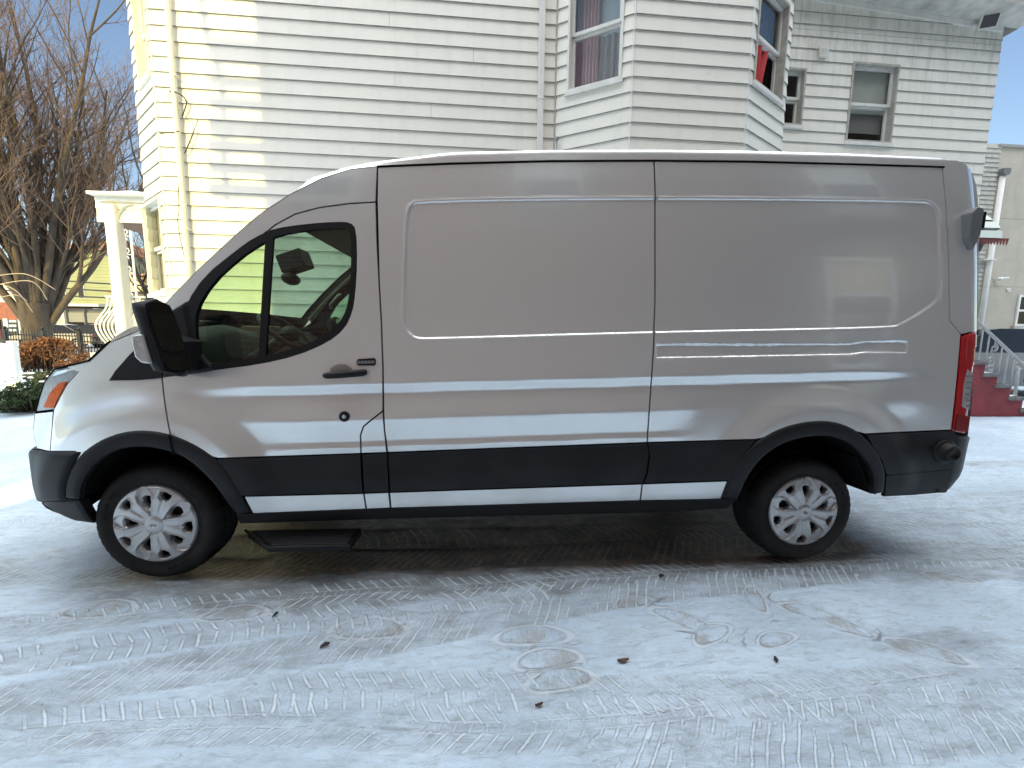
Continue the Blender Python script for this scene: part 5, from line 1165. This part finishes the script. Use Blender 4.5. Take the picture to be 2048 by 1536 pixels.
# ================================================================== CARS
def car(name, label, cx, cy, rz, L, Wd, Hh, colm, suv=False, snow=False, group=None):
    R = root(name, label, 'car', (cx, cy, 0), group); g_ = {}
    ca, sa = cos(rz), sin(rz)
    def tr(mb): mb.v = [(cx+x*ca-y*sa, cy+x*sa+y*ca, z) for x, y, z in mb.v]; return mb
    h = L/2; w = Wd/2
    if suv: out = [(-h, .45), (-h+.02, .85), (-h+.25, 1.02), (-h+1.1, 1.10), (h-.15, 1.12), (h-.02, .9), (h, .45)]; gh = [(-h+1.0, 1.08), (-h+1.75, Hh-.05), (-h+2.2, Hh), (h-.9, Hh), (h-.35, Hh-.1), (h-.12, 1.10)]
    else: out = [(-h, .40), (-h+.03, .68), (-h+.3, .82), (-h+1.2, .92), (h-.9, .95), (h-.1, .90), (h, .45)]; gh = [(-h+1.1, .91), (-h+1.9, Hh-.03), (-h+2.3, Hh), (h-1.6, Hh-.02), (h-.75, .94)]
    mb = MB(); n = len(out); rows = []
    bot = [(h-.1, .28), (-h+.1, .28)]; ring = out+bot
    for y, s_ in ((-w, .93), (-w+.06, .985), (-w+.16, 1.0), (0, 1.0), (w-.16, 1.0), (w-.06, .985), (w, .93)):
        rows.append([(x*(.97+.03*s_) if abs(y) > w-.1 else x, y*1.0, .6+(z-.6)*s_) for x, z in ring+[ring[0]]])
    mb.grid(rows); mb.add(rows[0][:-1], [tuple(range(len(ring)))]); mb.add(rows[-1][:-1], [tuple(range(len(ring)))])
    b = tr(mb).build('body', colm, R)
    mb = MB(); rows = []
    for y, s_ in ((-w+.05, 0), (-w+.20, 1), (0, 1.02), (w-.20, 1), (w-.05, 0)):
        rows.append([(x, y, 1.0+(z-1.0)*1.0 if s_ else z) for x, z in gh])
    # greenhouse: side glass leaning in, painted roof
    k = len(gh); P0 = [[(x, sy*(w-.06-(.20*(z-gh[0][1])/(Hh-gh[0][1]))), z) for x, z in gh] for sy in (-1, 1)]
    rf = MB().grid([P0[0], P0[1]]); tr(rf).build('roof', colm, R)
    gl_ = MB()
    for q_ in P0: gl_.add(q_, [tuple(range(k))])
    tr(gl_).build('side_glass', mat('dark_glass', (.008, .009, .010)), R)
    for i, nm_ in ((0, 'windscreen'), (k-2, 'rear_window')): a0, a1 = P0[0][i], P0[0][i+1]; b0, b1 = P0[1][i], P0[1][i+1]; off = np.array([(-.012 if i == 0 else .012), 0, .012]); tr(MB().add([np.array(a0)*[1, .9, 1]+off, np.array(b0)*[1, .9, 1]+off, np.array(b1)*[1, .9, 1]+off, np.array(a1)*[1, .9, 1]+off], [(0, 1, 2, 3)])).build(nm_, mat('dark_glass', (.008, .009, .010)), R)
    for sx_ in (-1, 1):
        for sy in (-1, 1):
            wl_ = MB().lathe([(.0001, .03), (.19, .03), (.21, .0), (.30, .0), (.33, .03), (.33, .20), (.28, .22)], (0, 0, 0), 'y', 28)
            wl_.v = [(x+sx_*(h-.85), (y-w-.01) if sy < 0 else (w+.01-y), z+.33) for x, y, z in wl_.v]; wo_ = tr(wl_).build('wheel', rubber, R)
            rm_ = MB().lathe([(.0001, .01), (.06, .005), (.17, .025), (.20, -.004), (.205, .01)], (0, 0, 0), 'y', 20); rm_.v = [(x+sx_*(h-.85), (y-w-.012) if sy < 0 else (w+.012-y), z+.33) for x, y, z in rm_.v]; tr(rm_).build('rim', capm, wo_)
    for sy in (-1, 1): tr(MB().box((-h-.01, sy*(w-.25)-.18, .62), (-h+.06, sy*(w-.25)+.18, .74))).build('headlight', clearl, R, bevel=.01); tr(MB().box((h-.06, sy*(w-.25)-.18, .70), (h+.01, sy*(w-.25)+.18, .85))).build('tail_light', red, R, bevel=.01)
    dl = MB()
    for xx in (-h+1.55, -.05+.2, h-1.35): 
        for sy in (-1, 1): dl.box((xx-.006, sy*(w+.001)-.003, .38), (xx+.006, sy*(w+.001)+.003, .93 if not suv else 1.06))
    tr(dl).build('door_gap', void, R)
    if snow:
        sn_ = MB().grid([[(x, y, z+.03+.02*sin(x*5+y*4)) for y in np.linspace(-w+.25, w-.25, 8)] for x, z in zip(np.linspace(gh[1][0]+.15, gh[-2][0]-.1, 10), np.interp(np.linspace(0, 1, 10), [0, .3, 1], [Hh-.01, Hh+.02, Hh]))])
        sn_.grid([[(x, y, z+.03+.015*sin(x*6+y*5)) for y in np.linspace(-w+.2, w-.2, 8)] for x, z in ((-h+.25, .83 if not suv else 1.02), (-h+.6, .87 if not suv else 1.06), (-h+1.0, .90 if not suv else 1.09))])
        tr(sn_).build('car_snow', snowm, R)
    return R
blackp = mat('black_car_paint', (.010, .010, .012), rough=.2, coat=1)
car('parked_suv', 'black car parked beyond the stair railing at the far right', 14.15, 7.5, radians(2), 5.0, 1.9, 1.62, blackp, True)
yc_ = 27.0; gpt = lambda px, Y: at(px, 690, Y)[0]
car('parked_car', 'dark blue car with snow on it in the street under the grey shutters', gpt(196, yc_), yc_, radians(8), 4.6, 1.8, 1.5, mat('dark_blue_paint', (.012, .018, .04), rough=.25, coat=1), False, True, 'cars parked in the street')
car('parked_car', 'beige car with snow on its bonnet parked left of the fence post', gpt(128, yc_-.5), yc_-.5, radians(6), 4.4, 1.8, 1.45, mat('beige_car_paint', (.35, .31, .24), rough=.3, coat=1), False, True, 'cars parked in the street')

# ================================================================== LEFT SIDE: street buildings
def wav(name, c1, c2, sc, axis='Z'):
    t = NT(name); w_ = t.n.new('ShaderNodeTexWave'); w_.bands_direction = axis; w_.wave_profile = 'SAW'; w_.inputs['Scale'].default_value = sc; t.l.new(t.coord(), w_.inputs['Vector'])
    t.l.new(t.mix(t.ramp(w_.outputs['Fac'], .0, .16, 1, 0), t.mix(t.ramp(t.noise(t.coord(), .6, 5), .3, .7), c1, tuple(x*.85 for x in c1)), c2), t.p.inputs['Base Color']); t.p.inputs['Roughness'].default_value = .7
    return t.m
YG = 36.0
def gb(px0, py0, px1, py1, Y, depth, proud=0):
    a = at(px0, py0, Y); b = at(px1, py1, Y); return (min(a[0], b[0]), Y-proud, min(a[2], b[2])), (max(a[0], b[0]), Y+depth, max(a[2], b[2]))
gsid = wav('green_siding', (.27, .30, .165), (.13, .14, .08), 1.15)
GH = root('green_house', 'pale green two-storey house over grey roller shutters across the street', 'house', (at(160, 690, YG)[0], YG, 0))
lo, hi = gb(96, 500, 236, 614, YG, 9); MB().box((lo[0], YG, lo[2]), hi).build('upper_wall', gsid, GH)
lo2, hi2 = gb(96, 616, 236, 700, YG, 9); MB().box((lo2[0], YG+.1, 0), (hi2[0], YG+9, hi2[2])).build('ground_floor_wall', mat('grey_panels', (.17, .17, .165), rough=.7, vary=.3), GH)
zr_ = hi[2]; pk = at(165, 482, YG+3)[2]
MB().add([(lo[0]-.4, YG-.5, zr_), (hi[0]+.4, YG-.5, zr_), (hi[0]+.4, YG+9.5, zr_), (lo[0]-.4, YG+9.5, zr_), (lo[0]+2.0, YG+4.5, zr_+1.9), (hi[0]-2.5, YG+4.5, zr_+1.5)], [(0, 1, 5, 4), (1, 2, 5), (2, 3, 4, 5), (3, 0, 4), (0, 3, 2, 1)]).build('roof', mat('rust_shingles', (.30, .13, .05), rough=.9, vary=.5, vscale=2.5), GH)
dgl = mat('dark_glass', (.008, .009, .010))
for p in ((156, 563, 170, 596), (114, 566, 132, 591)):
    a, b = gb(p[0]-1, p[1]-1, p[2]+1, p[3]+1, YG, .02, .06); wq = MB().box(a, b).build('window', trimw, GH); a, b = gb(*p, YG, -.065, .09); MB().box((a[0], YG-.09, a[2]), (b[0], YG-.062, b[2])).build('pane', dgl, wq)
for p in ((136, 625, 171, 657), (173, 626, 208, 659)):
    a, b = gb(*p, YG, .05, .0); MB().box((a[0], YG-.0, a[2]), (b[0], YG+.09, b[2])).build('roller_shutter', wav('shutter_metal', (.24, .245, .24), (.13, .13, .13), 2.6), GH)
    a2, b2 = gb(p[0]+3, p[3]-13, p[2]-1, p[3]-1, YG, .05, .0); gr_ = MB()
    for k in range(12): xx = a2[0]+(b2[0]-a2[0])*k/11; gr_.box((xx-.03, YG-.06, a2[2]), (xx+.03, YG-.02, b2[2]))
    gr_.build('window_grille', blk2, GH)
for p in ((133, 616, 137, 660), (170, 618, 174, 660), (207, 620, 212, 662)): a, b = gb(*p, YG, .1, .12); MB().box((a[0], YG-.15, a[2]), (b[0], YG+.095, b[2])).build('pilaster', mat('grey_stone_trim', (.26, .26, .25), rough=.8), GH)
a, b = gb(100, 607, 214, 614, YG, .1, .12); MB().box((a[0], YG-.8, a[2]), (b[0], YG-.002, b[2])).build('shop_canopy', mat('canopy_white', (.48, .48, .46), rough=.6), GH)
a, b = gb(109, 624, 132, 658, YG, .1, .12); gd = MB().box((a[0], YG-.04, a[2]), (b[0], YG+.095, b[2])).build('garage_door', trimw, GH)
a, b = gb(112, 633, 127, 656, YG, .1, .12); MB().box((a[0], YG-.07, a[2]), (b[0], YG-.042, b[2])).build('door_panel', trimd, gd)
a, b = gb(107, 619, 124, 630, YG, .1); MB().box((a[0], YG-.08, a[2]), (b[0], YG-.045, b[2])).build('window', dgl, GH)
CR = root('cream_house', 'sunlit cream house across the street seen through the porch ironwork', 'house', (at(270, 690, 33)[0], 33, 0))
a, b = gb(240, 553, 345, 700, 33, 6); MB().box((a[0], 33, 0), (b[0], 39, b[2])).build('wall', wav('cream_siding', (.50, .47, .34), (.30, .28, .2), 1.0), CR)
a, b = gb(238, 547, 345, 553, 33, 6); MB().box((a[0], 32.7, a[2]), (b[0], 39.3, b[2])).build('roof', mat('pink_brown_roof', (.42, .24, .18), rough=.9), CR)
a, b = gb(238, 583, 345, 590, 33, 6); MB().box((a[0], 31.9, a[2]), (b[0], 32.99, b[2])).build('canopy', mat('canopy_brown', (.30, .20, .10), rough=.8), CR)
for x0_ in (262, 285): a, b = gb(x0_, 600, x0_+9, 625, 33, 6); wq = MB().box((a[0], 32.93, a[2]), (b[0], 32.995, b[2])).build('window', trimw, CR); MB().box((a[0]+.1, 32.91, a[2]+.1), (b[0]-.1, 32.928, b[2]-.1)).build('pane', dgl, wq)
brickm_far = mat('rust_brick', (.30, .10, .06), rough=.9, col2=(.16, .08, .06), vscale=3, bump=.3)
SB = root('brick_shop', 'low brick shop with white panels and dark frames at the far left', 'shop', (at(20, 690, 34)[0], 34, 0))
a, b = gb(-80, 603, 50, 640, 34, 6); MB().box((a[0], 34, a[2]), (b[0], 40, b[2])).build('brick_wall', brickm_far, SB)
a, b = gb(-80, 638, 62, 700, 34, 6); MB().box((a[0], 34.05, 0), (b[0], 40, b[2]-.02)).build('shop_front', mat('dark_frames', (.03, .035, .035), rough=.6), SB)
for p in ((6, 637, 18, 655), (6, 658, 18, 676), (36, 637, 60, 672), (19, 640, 34, 645), (19, 649, 34, 654), (19, 658, 34, 663)): a, b = gb(*p, 34, .1); MB().box((a[0], 33.95, a[2]), (b[0], 34.04, b[2])).build('panel', mat('white_panels', (.40, .44, .45), rough=.5), SB)
a, b = gb(-40, 637, 4, 676, 34, .1); MB().box((a[0], 33.95, a[2]), (b[0], 34.04, b[2])).build('panel', mat('maroon_panel', (.12, .02, .03), rough=.5), SB)
FH = root('white_gabled_house', 'far white house with a grey-brown roof behind the left of the tree', 'house', (at(15, 690, 48)[0], 48, 0))
a, b = gb(-60, 560, 48, 604, 48, 7); MB().box((a[0], 48, 0), (b[0], 55, b[2])).build('wall', mat('far_white_wall', (.42, .42, .41), rough=.8, vary=.1), FH)
z1_ = at(10, 515, 48)[2]; MB().add([(a[0]-.4, 47.5, b[2]), (b[0]+.4, 47.5, b[2]), (b[0]+.4, 55.5, b[2]), (a[0]-.4, 55.5, b[2]), (a[0]-.4, 51.5, z1_), (b[0]-1.5, 51.5, z1_)], [(0, 1, 5, 4), (1, 2, 5), (2, 3, 4, 5), (3, 0, 4), (0, 3, 2, 1)]).build('roof', mat('grey_brown_roof', (.18, .14, .12), rough=.9, vary=.3), FH)
# street ground: worn asphalt with slush
MB().grid([[(x, y, .012+.0*x) for y in np.linspace(19.5, 30.5, 4)] for x in np.linspace(-60, 40, 4)][::-1]).build('street', mat('slushy_asphalt', (.22, .22, .22), rough=.8, col2=(.10, .10, .10), vscale=.7))['kind'] = 'structure'
# utility wires
for i, (p0, p1, lb) in enumerate((((-60, 556, 22), (330, 588, 17), 'top overhead wire across the green house'), ((-60, 573, 22), (330, 600, 17), 'second overhead wire across the green house'), ((-60, 540, 22), (330, 574, 17), 'highest overhead wire passing behind the tree trunk'))):
    a, b = at(*p0), at(*p1); m_ = (a+b)/2-np.array([0, 0, .12]); o = MB().tube(curve([a, m_, b], 8), .035, 5).build('overhead_wire', cbm); tag(o, lb, 'wire', 'overhead wires in the street')

# ================================================================== FENCES
IF = root('iron_fence', 'black iron picket fence in front of the tree and the street', 'fence', (at(100, 740, 11)[0], 11, 0)); blki = mat('black_iron', (.012, .012, .013), rough=.5)
zf0, zf1 = .12, at(150, 664, 11)[2]
def fenceline(pa, pb, ztop, sp=.13, posts=(), R=IF):
    pa, pb = np.array(pa), np.array(pb); L = np.linalg.norm(pb-pa); d = (pb-pa)/L; n = int(L/sp); mb = MB()
    for k in range(n+1):
        q = pa+d*k*sp; h_ = ztop+(.08 if k % 2 else -.02); mb.tube([(q[0], q[1], .05), (q[0], q[1], h_), (q[0], q[1], h_+.05)], [.011, .011, .002], 5)
    mb.build('pickets', blki, R)
    r_ = MB()
    for z in (ztop-.12, ztop-.28, .22): r_.tube([(pa[0], pa[1], z), (pb[0], pb[1], z)], .018, 4)
    r_.build('rail', blki, R)
    for t in posts: q = pa+d*t*L; MB().box((q[0]-.05, q[1]-.05, 0), (q[0]+.05, q[1]+.05, ztop+.04)).ellipsoid((q[0], q[1], ztop+.09), (.05, .05, .06), 10, 6).build('post', blki, R)
fa = at(20, 740, 12.2)[:2]; fb_ = at(240, 700, 10.5)[:2]
fenceline(fa, fb_, zf1, posts=(0.0, .36, .68, 1.0))
sp_ = MB()
for k in range(9): q = fa+(fb_-fa)*(.36+.07*k); sp_.tube([(q[0], q[1]-.02, .4), (q[0]+.14, q[1]-.02, .75), (q[0]+.28, q[1]-.02, .4)], .010, 4)
sp_.build('ornament', blki, IF)
PF = root('picket_fence', 'white board fence section at the left edge of the picture', 'fence', (at(5, 750, 8)[0], 8, 0)); zt_ = at(10, 684, 8.3)[2]
a = at(-110, 700, 9.0)[:2]; b = at(26, 700, 7.3)[:2]; d = (b-a)/np.linalg.norm(b-a); L = np.linalg.norm(b-a); n = int(L/.12); pk_ = MB()
for k in range(n+1): q = a+d*k*.12; pk_.obox((q[0], q[1], zt_/2), (d[0]*.042, d[1]*.042, 0), (-d[1]*.01, d[0]*.01, 0), (0, 0, zt_/2))
pk_.build('boards', trimw, PF); rr_ = MB()
for z in (.2, zt_*.5, zt_-.12): rr_.obox(((a[0]+b[0])/2+d[1]*.03, (a[1]+b[1])/2-d[0]*.03, z), (d[0]*L/2, d[1]*L/2, 0), (-d[1]*.02, d[0]*.02, 0), (0, 0, .04))
rr_.build('rail', trimw, PF); MB().box((b[0]-.06, b[1]-.06, 0), (b[0]+.06, b[1]+.06, zt_+.06)).build('post', trimw, PF, bevel=.01)

# ================================================================== TREE
class TR:
    def __init__(s): s.v = []; s.f = []
    def tube(s, P, R, n):
        P = np.array(P); m = len(P); b = len(s.v); t = P[-1]-P[0]; t /= np.linalg.norm(t)+1e-9; a = np.cross(t, (0, 0, 1.) if abs(t[2]) < .9 else (1., 0, 0)); a /= np.linalg.norm(a); c = np.cross(t, a)
        for i in range(m):
            for k in range(n): q = 2*pi*k/n; s.v.append(P[i]+R[i]*(a*cos(q)+c*sin(q)))
        for i in range(m-1):
            for k in range(n): s.f.append((b+i*n+k, b+i*n+(k+1) % n, b+(i+1)*n+(k+1) % n, b+(i+1)*n+k))
    def build(s, name, m, parent):
        me = bpy.data.meshes.new(name); me.from_pydata((np.array(s.v)-org(parent)).tolist(), [], s.f); me.polygons.foreach_set('use_smooth', [True]*len(s.f)); return link(name, me, parent, m)
rt = random.Random(11)
def grow(T, p, d, L, r, lv, up, kids, wob=.16):
    n = 7 if lv < 2 else (5 if lv < 3 else 4); P = [p]; D = d; R = [r]
    for i in range(n):
        D = D+np.array([rt.gauss(0, wob), rt.gauss(0, wob), rt.gauss(0, wob)+up]); D = D/np.linalg.norm(D); P.append(P[-1]+D*L/n); R.append(r*(1-(.80 if lv < 3 else .7)*(i+1)/n))
    T[min(lv, 2)].tube(P, R, (9, 6, 4, 3, 3)[min(lv, 4)])
    if lv >= len(kids): return
    k = kids[lv]
    for j in range(k):
        t = .14+.84*(j+rt.random())/k; i = min(int(t*n), n-1); q = P[i]+(P[i+1]-P[i])*(t*n-i); dd = P[i+1]-P[i]; dd = dd/np.linalg.norm(dd)
        s_ = np.array([rt.gauss(0, 1), rt.gauss(0, 1), rt.gauss(0, 1)]); s_ -= dd*(s_@dd); s_ /= np.linalg.norm(s_)+1e-9
        a = radians(rt.uniform(18, 40)); nd = dd*cos(a)+s_*sin(a)
        grow(T, q, nd, L*rt.uniform(.34, .55)*(1-.35*t), max(R[i]*rt.uniform(.42, .62), .0065), lv+1, up*.9, kids, wob*1.35)
bark = mat('tree_bark', (.115, .085, .058), rough=.95, col2=(.05, .04, .032), vscale=5, bump=.8, bscale=14, stretch=(1, 1, .3))
twig = mat('reddish_twigs', (.22, .145, .105), rough=.9, vary=.35, vscale=2)
def tree(name, label, px, py, Y, stems, trunk_h, trunk_r, Lr, kids, spread, seed, up=.06, group=None):
    rt.seed(seed); c = at(px, py, Y); base = np.array([c[0], Y, -.05]); R = root(name, label, 'tree', (c[0], Y, 0), group); T = [TR(), TR(), TR()]
    tz = trunk_h; top = base+np.array([0, 0, tz]); prof = [1.35, 1.08, .98, 1.0, 1.1]
    T[0].tube([base+(top-base)*t for t in (0, .2, .5, .8, 1.0)], [trunk_r*q for q in prof], 18)
    for k in range(stems):
        a = 2*pi*k/stems+rt.uniform(-.3, .3); inc = radians(rt.uniform(6, spread)) if k % 3 else radians(rt.uniform(3, spread*.5))
        d = np.array([sin(inc)*cos(a), sin(inc)*sin(a), cos(inc)]); p = base+np.array([cos(a)*trunk_r*.55, sin(a)*trunk_r*.55, tz*rt.uniform(.55, 1.0)])
        grow(T, p, d, Lr*rt.uniform(.75, 1.1), trunk_r*rt.uniform(.20, .36), 0, up, kids, .055)
    T[0].build('trunk', bark, R); T[1].build('branches', bark, R); T[2].build('crown', twig, R); return R
tree('bare_tree', 'large many-stemmed bare tree behind the black iron fence', 84, 735, 13.2, 26, 2.2, .37, 9.8, (12, 8, 7), 33, 5, .085)
tree('bare_tree', 'smaller bare tree seen through the porch ironwork', 330, 700, 17.5, 9, 2.0, .25, 6.0, (9, 7, 6), 50, 9)
# arching pale canes
cn = MB()
for k, (a, b, c_) in enumerate((((-30, 556), (50, 548), (112, 580)), ((-30, 575), (60, 562), (95, 600)), ((-30, 560), (30, 580), (66, 625)), ((-20, 600), (30, 590), (55, 602)))):
    cn.tube(curve([at(*a, 9.5), at(*b, 9.5), at(*c_, 9.8)], 8), [.010]*17, 5)
o = cn.build('arching_canes', mat('pale_cane', (.45, .36, .24), rough=.8)); tag(o, 'pale bare canes arching in from the left in front of the trunk', 'plant')

# ================================================================== SHRUBS
def leafcloud(name, par, cen, rad, n, sz, m, seed, gaps=.35, up=.3):
    r = np.random.RandomState(seed); mb = MB(); cen = np.array(cen); rad = np.array(rad); blobs = [(r.uniform(-.75, .75, 3), r.uniform(.28, .5)) for _ in range(16)]; k = 0
    while k < n:
        b, br = blobs[r.randint(16)]; v = r.normal(0, 1, 3); v /= np.linalg.norm(v); p = b+v*br*r.uniform(.6, 1.05)
        if np.linalg.norm(p) > 1.15: continue
        c = cen+p*rad
        if c[2] < .02: continue
        u = r.normal(0, 1, 3); u[2] += up; u /= np.linalg.norm(u); w = np.cross(u, r.normal(0, 1, 3)); w /= np.linalg.norm(w)+1e-9; s_ = sz*r.uniform(.6, 1.3)
        mb.add([c-u*s_, c+w*s_*.4, c+u*s_, c-w*s_*.4], [(0, 1, 2, 3)]); k += 1
    return mb.build(name, m, par)
ev_ = gnd(22, 832); EV = root('evergreen_bush', 'low dark green bush with snow in it at the left edge', 'bush', (ev_[0]-.1, ev_[1]+.5, 0)); ec = (ev_[0]-.12, ev_[1]+.45, .26)
leafcloud('foliage', EV, ec, (.62, .6, .36), 9000, .035, mat('evergreen_leaf', (.045, .075, .022), rough=.7, col2=(.02, .035, .012), vscale=9), 3)
st_ = MB(); rs = np.random.RandomState(4)
for k in range(40): a = rs.uniform(0, 2*pi); st_.tube([(ec[0]+.1*cos(a), ec[1]+.1*sin(a), 0), (ec[0]+.35*cos(a), ec[1]+.35*sin(a), rs.uniform(.08, .35)), (ec[0]+.55*cos(a), ec[1]+.5*sin(a), rs.uniform(.1, .5))], [.012, .008, .004], 4)
st_.build('stems', bark, EV)
sn2 = MB()
for k in range(14): a = rs.uniform(0, 2*pi); q = rs.uniform(0, .8); sn2.ellipsoid((ec[0]+.5*q*cos(a), ec[1]+.5*q*sin(a), .26+.36*sqrt(max(.05, 1-q*q))), (rs.uniform(.02, .05), rs.uniform(.02, .05), .015), 8, 5)
sn2.build('snow_clumps', snowm, EV)
hb = gnd(62, 757); HB = root('brown_hedge', 'hedge of dry orange-brown leaves beside the white fence', 'hedge', (hb[0], hb[1], 0))
zt_ = at(60, 682, hb[1])[2]
leafcloud('foliage', HB, (hb[0]+.05, hb[1]+.4, zt_*.60), (.72, .5, zt_*.48), 5200, .045, mat('dry_leaf', (.26, .11, .035), rough=.8, col2=(.11, .05, .025), vscale=7), 8)
leafcloud('foliage', HB, (hb[0]+.75, hb[1]+.4, zt_*.36), (.40, .4, zt_*.36), 1500, .04, mat('dry_leaf', (.26, .11, .035)), 9)
st_ = MB()
for k in range(90): x = hb[0]+rs.uniform(-.7, .95); y = hb[1]+rs.uniform(.05, .7); st_.tube([(x, y, 0), (x+rs.uniform(-.1, .1), y, zt_*.4), (x+rs.uniform(-.22, .22), y, zt_*rs.uniform(.6, 1.0))], [.012, .009, .004], 4)
st_.build('stems', mat('hedge_stem', (.12, .075, .05), rough=.9), HB)
MB().ellipsoid((hb[0]+.3, hb[1]+.35, 0), (1.25, .55, .14), 24, 8).build('leaf_litter', mat('litter_soil', (.06, .04, .03), rough=.95, vary=.5, vscale=12, bump=.8, bscale=20), HB)

# ================================================================== BEHIND THE VIEWER: the brick building that shades the driveway
bk = NT('red_brick'); br = bk.n.new('ShaderNodeTexBrick'); vm = bk.n.new('ShaderNodeCombineXYZ'); gq = bk.n.new('ShaderNodeNewGeometry'); sp3 = bk.n.new('ShaderNodeSeparateXYZ'); bk.l.new(gq.outputs['Position'], sp3.inputs[0])
bk.l.new(bk.M('ADD', sp3.outputs['X'], sp3.outputs['Y']), vm.inputs[0]); bk.l.new(sp3.outputs['Z'], vm.inputs[1]); bk.l.new(vm.outputs[0], br.inputs['Vector'])
br.inputs['Scale'].default_value = 1; br.inputs['Brick Width'].default_value = .21; br.inputs['Row Height'].default_value = .068; br.inputs['Mortar Size'].default_value = .010
br.inputs['Color1'].default_value = (.24, .125, .09, 1); br.inputs['Color2'].default_value = (.14, .075, .055, 1); br.inputs['Mortar'].default_value = (.26, .24, .22, 1)
bk.l.new(bk.mix(bk.ramp(sp3.outputs['X'], 1.5, 7.5), br.outputs['Color'], bk.mix(.62, br.outputs['Color'], (.012, .011, .011))), bk.p.inputs['Base Color']); bk.p.inputs['Roughness'].default_value = .9; bk.l.new(bk.bump(br.outputs['Fac'], .008, -.6), bk.p.inputs['Normal'])  # brick darkened to the right so the van's rear reflects darker
BK = root('brick_building', 'tall red brick building facing the van, reflected in its windows and paint', 'building', (5, -4.5, 0)); YK = -3.6
p_edge = wallpt(519, 200, 3.96); XE = p_edge[0]-(p_edge[1]-YK)*math.tan(SUN_AZ); HB_ = 13.6
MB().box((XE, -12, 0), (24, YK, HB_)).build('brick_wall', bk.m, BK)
MB().box((XE-.02, -12.1, HB_), (24.1, YK+.1, HB_+.18)).build('parapet', trimd, BK)
warm = mat('warm_blind', (.50, .42, .28), rough=.8)
for (x, z) in ((7.0, 1.9), (7.3, 4.7), (2.3, 4.7), (-1.2, 4.7), (11.2, 1.9), (11.5, 4.7), (2.3, 7.6), (7.3, 7.6)):
    wq = MB()
    for q in ((x-.06, x, z-.06, z+1.5), (x+.95, x+1.01, z-.06, z+1.5), (x, x+.95, z+1.44, z+1.5), (x, x+.95, z-.06, z), (x, x+.95, z+.70, z+.76)): wq.box((q[0], YK+.002, q[2]), (q[1], YK+.07, q[3]))
    wo_ = wq.build('window', trimw, BK); MB().box((x, YK+.002, z+.76), (x+.95, YK+.03, z+1.44)).build('blind', warm if z < 3 else shade_w, wo_); MB().box((x, YK+.002, z), (x+.95, YK+.02, z+.70)).build('pane', dgl, wo_)
    MB().box((x-.1, YK+.002, z-.2), (x+1.05, YK+.12, z-.062)).build('window_sill', trimd, wo_)
# iron fire escape at the corner; its shadow falls on the white clapboards
FE = root('fire_escape', 'iron fire escape ladder and landings on the corner of the brick building', 'fire escape', (XE-.3, YK, 3)); fm = mat('rusty_iron', (.07, .05, .04), rough=.8)
dzz = (p_edge[1]-YK)/cos(SUN_AZ)*math.tan(SUN_EL)
def shx(px, py): p = wallpt(px, py, 3.96); return p[0]-(p[1]-YK)*math.tan(SUN_AZ), p[2]+dzz
mb = MB(); L_ = [shx(412, -20), shx(420, 40), shx(428, 90), shx(448, 150), shx(458, 200), shx(462, 260), shx(462, 330), shx(466, 420)]
mb.tube([(x, YK+.25, z) for x, z in L_], .055, 8); mb.build('ladder_stile', fm, FE)
ld = MB()
for y0_, y1_ in ((104, 112), (124, 140), (180, 186), (222, 230), (262, 286), (306, 316), (350, 358), (392, 404)):
    (xa_, za), (xb_, zb3) = shx(432, y0_), shx(540, y1_); ld.box((xa_, YK+.14, min(za, zb3)-.04), (xb_, YK+.30, max(za, zb3)+.03))
ld.build('landing', fm, FE)
# unseen block added behind on the left to shade the snow
NB = root('unseen_shade_block', 'added unseen grey block behind the viewer to the left that shades the snow', 'house', (-12, -10, 0))
MB().box((-20, -13, 0), (-6.2, -8, 6.0)).build('wall', trimd, NB); MB().box((-20.2, -13.2, 6.0), (-6.15, -7.9, 6.18)).build('roof', mat('grey_brown_roof', (.18, .14, .12)), NB)
# box carried on the dashboard side of the cab
bagp = at(525, 700, 1.05)
bg_ = MB(); bx0, bx1 = at(494, 700, 1.05)[0], at(566, 700, 1.05)[0]; bz1, bz0 = at(520, 652, 1.05)[2], at(520, 730, 1.05)[2]-.25
bg_.add([(bx0, .95, bz0), (bx1, .95, bz0), (bx1, 1.2, bz0), (bx0, 1.2, bz0), (bx0+.01, .97, bz1), (bx1-.05, .98, bz1), (bx1-.05, 1.15, bz1), (bx0+.01, 1.16, bz1)], [(0, 3, 2, 1), (4, 5, 6, 7), (0, 1, 5, 4), (1, 2, 6, 5), (2, 3, 7, 6), (3, 0, 4, 7)])
tag(bg_.build('paper_bag', mat('brown_paper', (.22, .15, .09), rough=.9, bump=.8, bscale=9), bevel=.01), 'brown paper bag standing between the seats inside the van cab', 'bag')
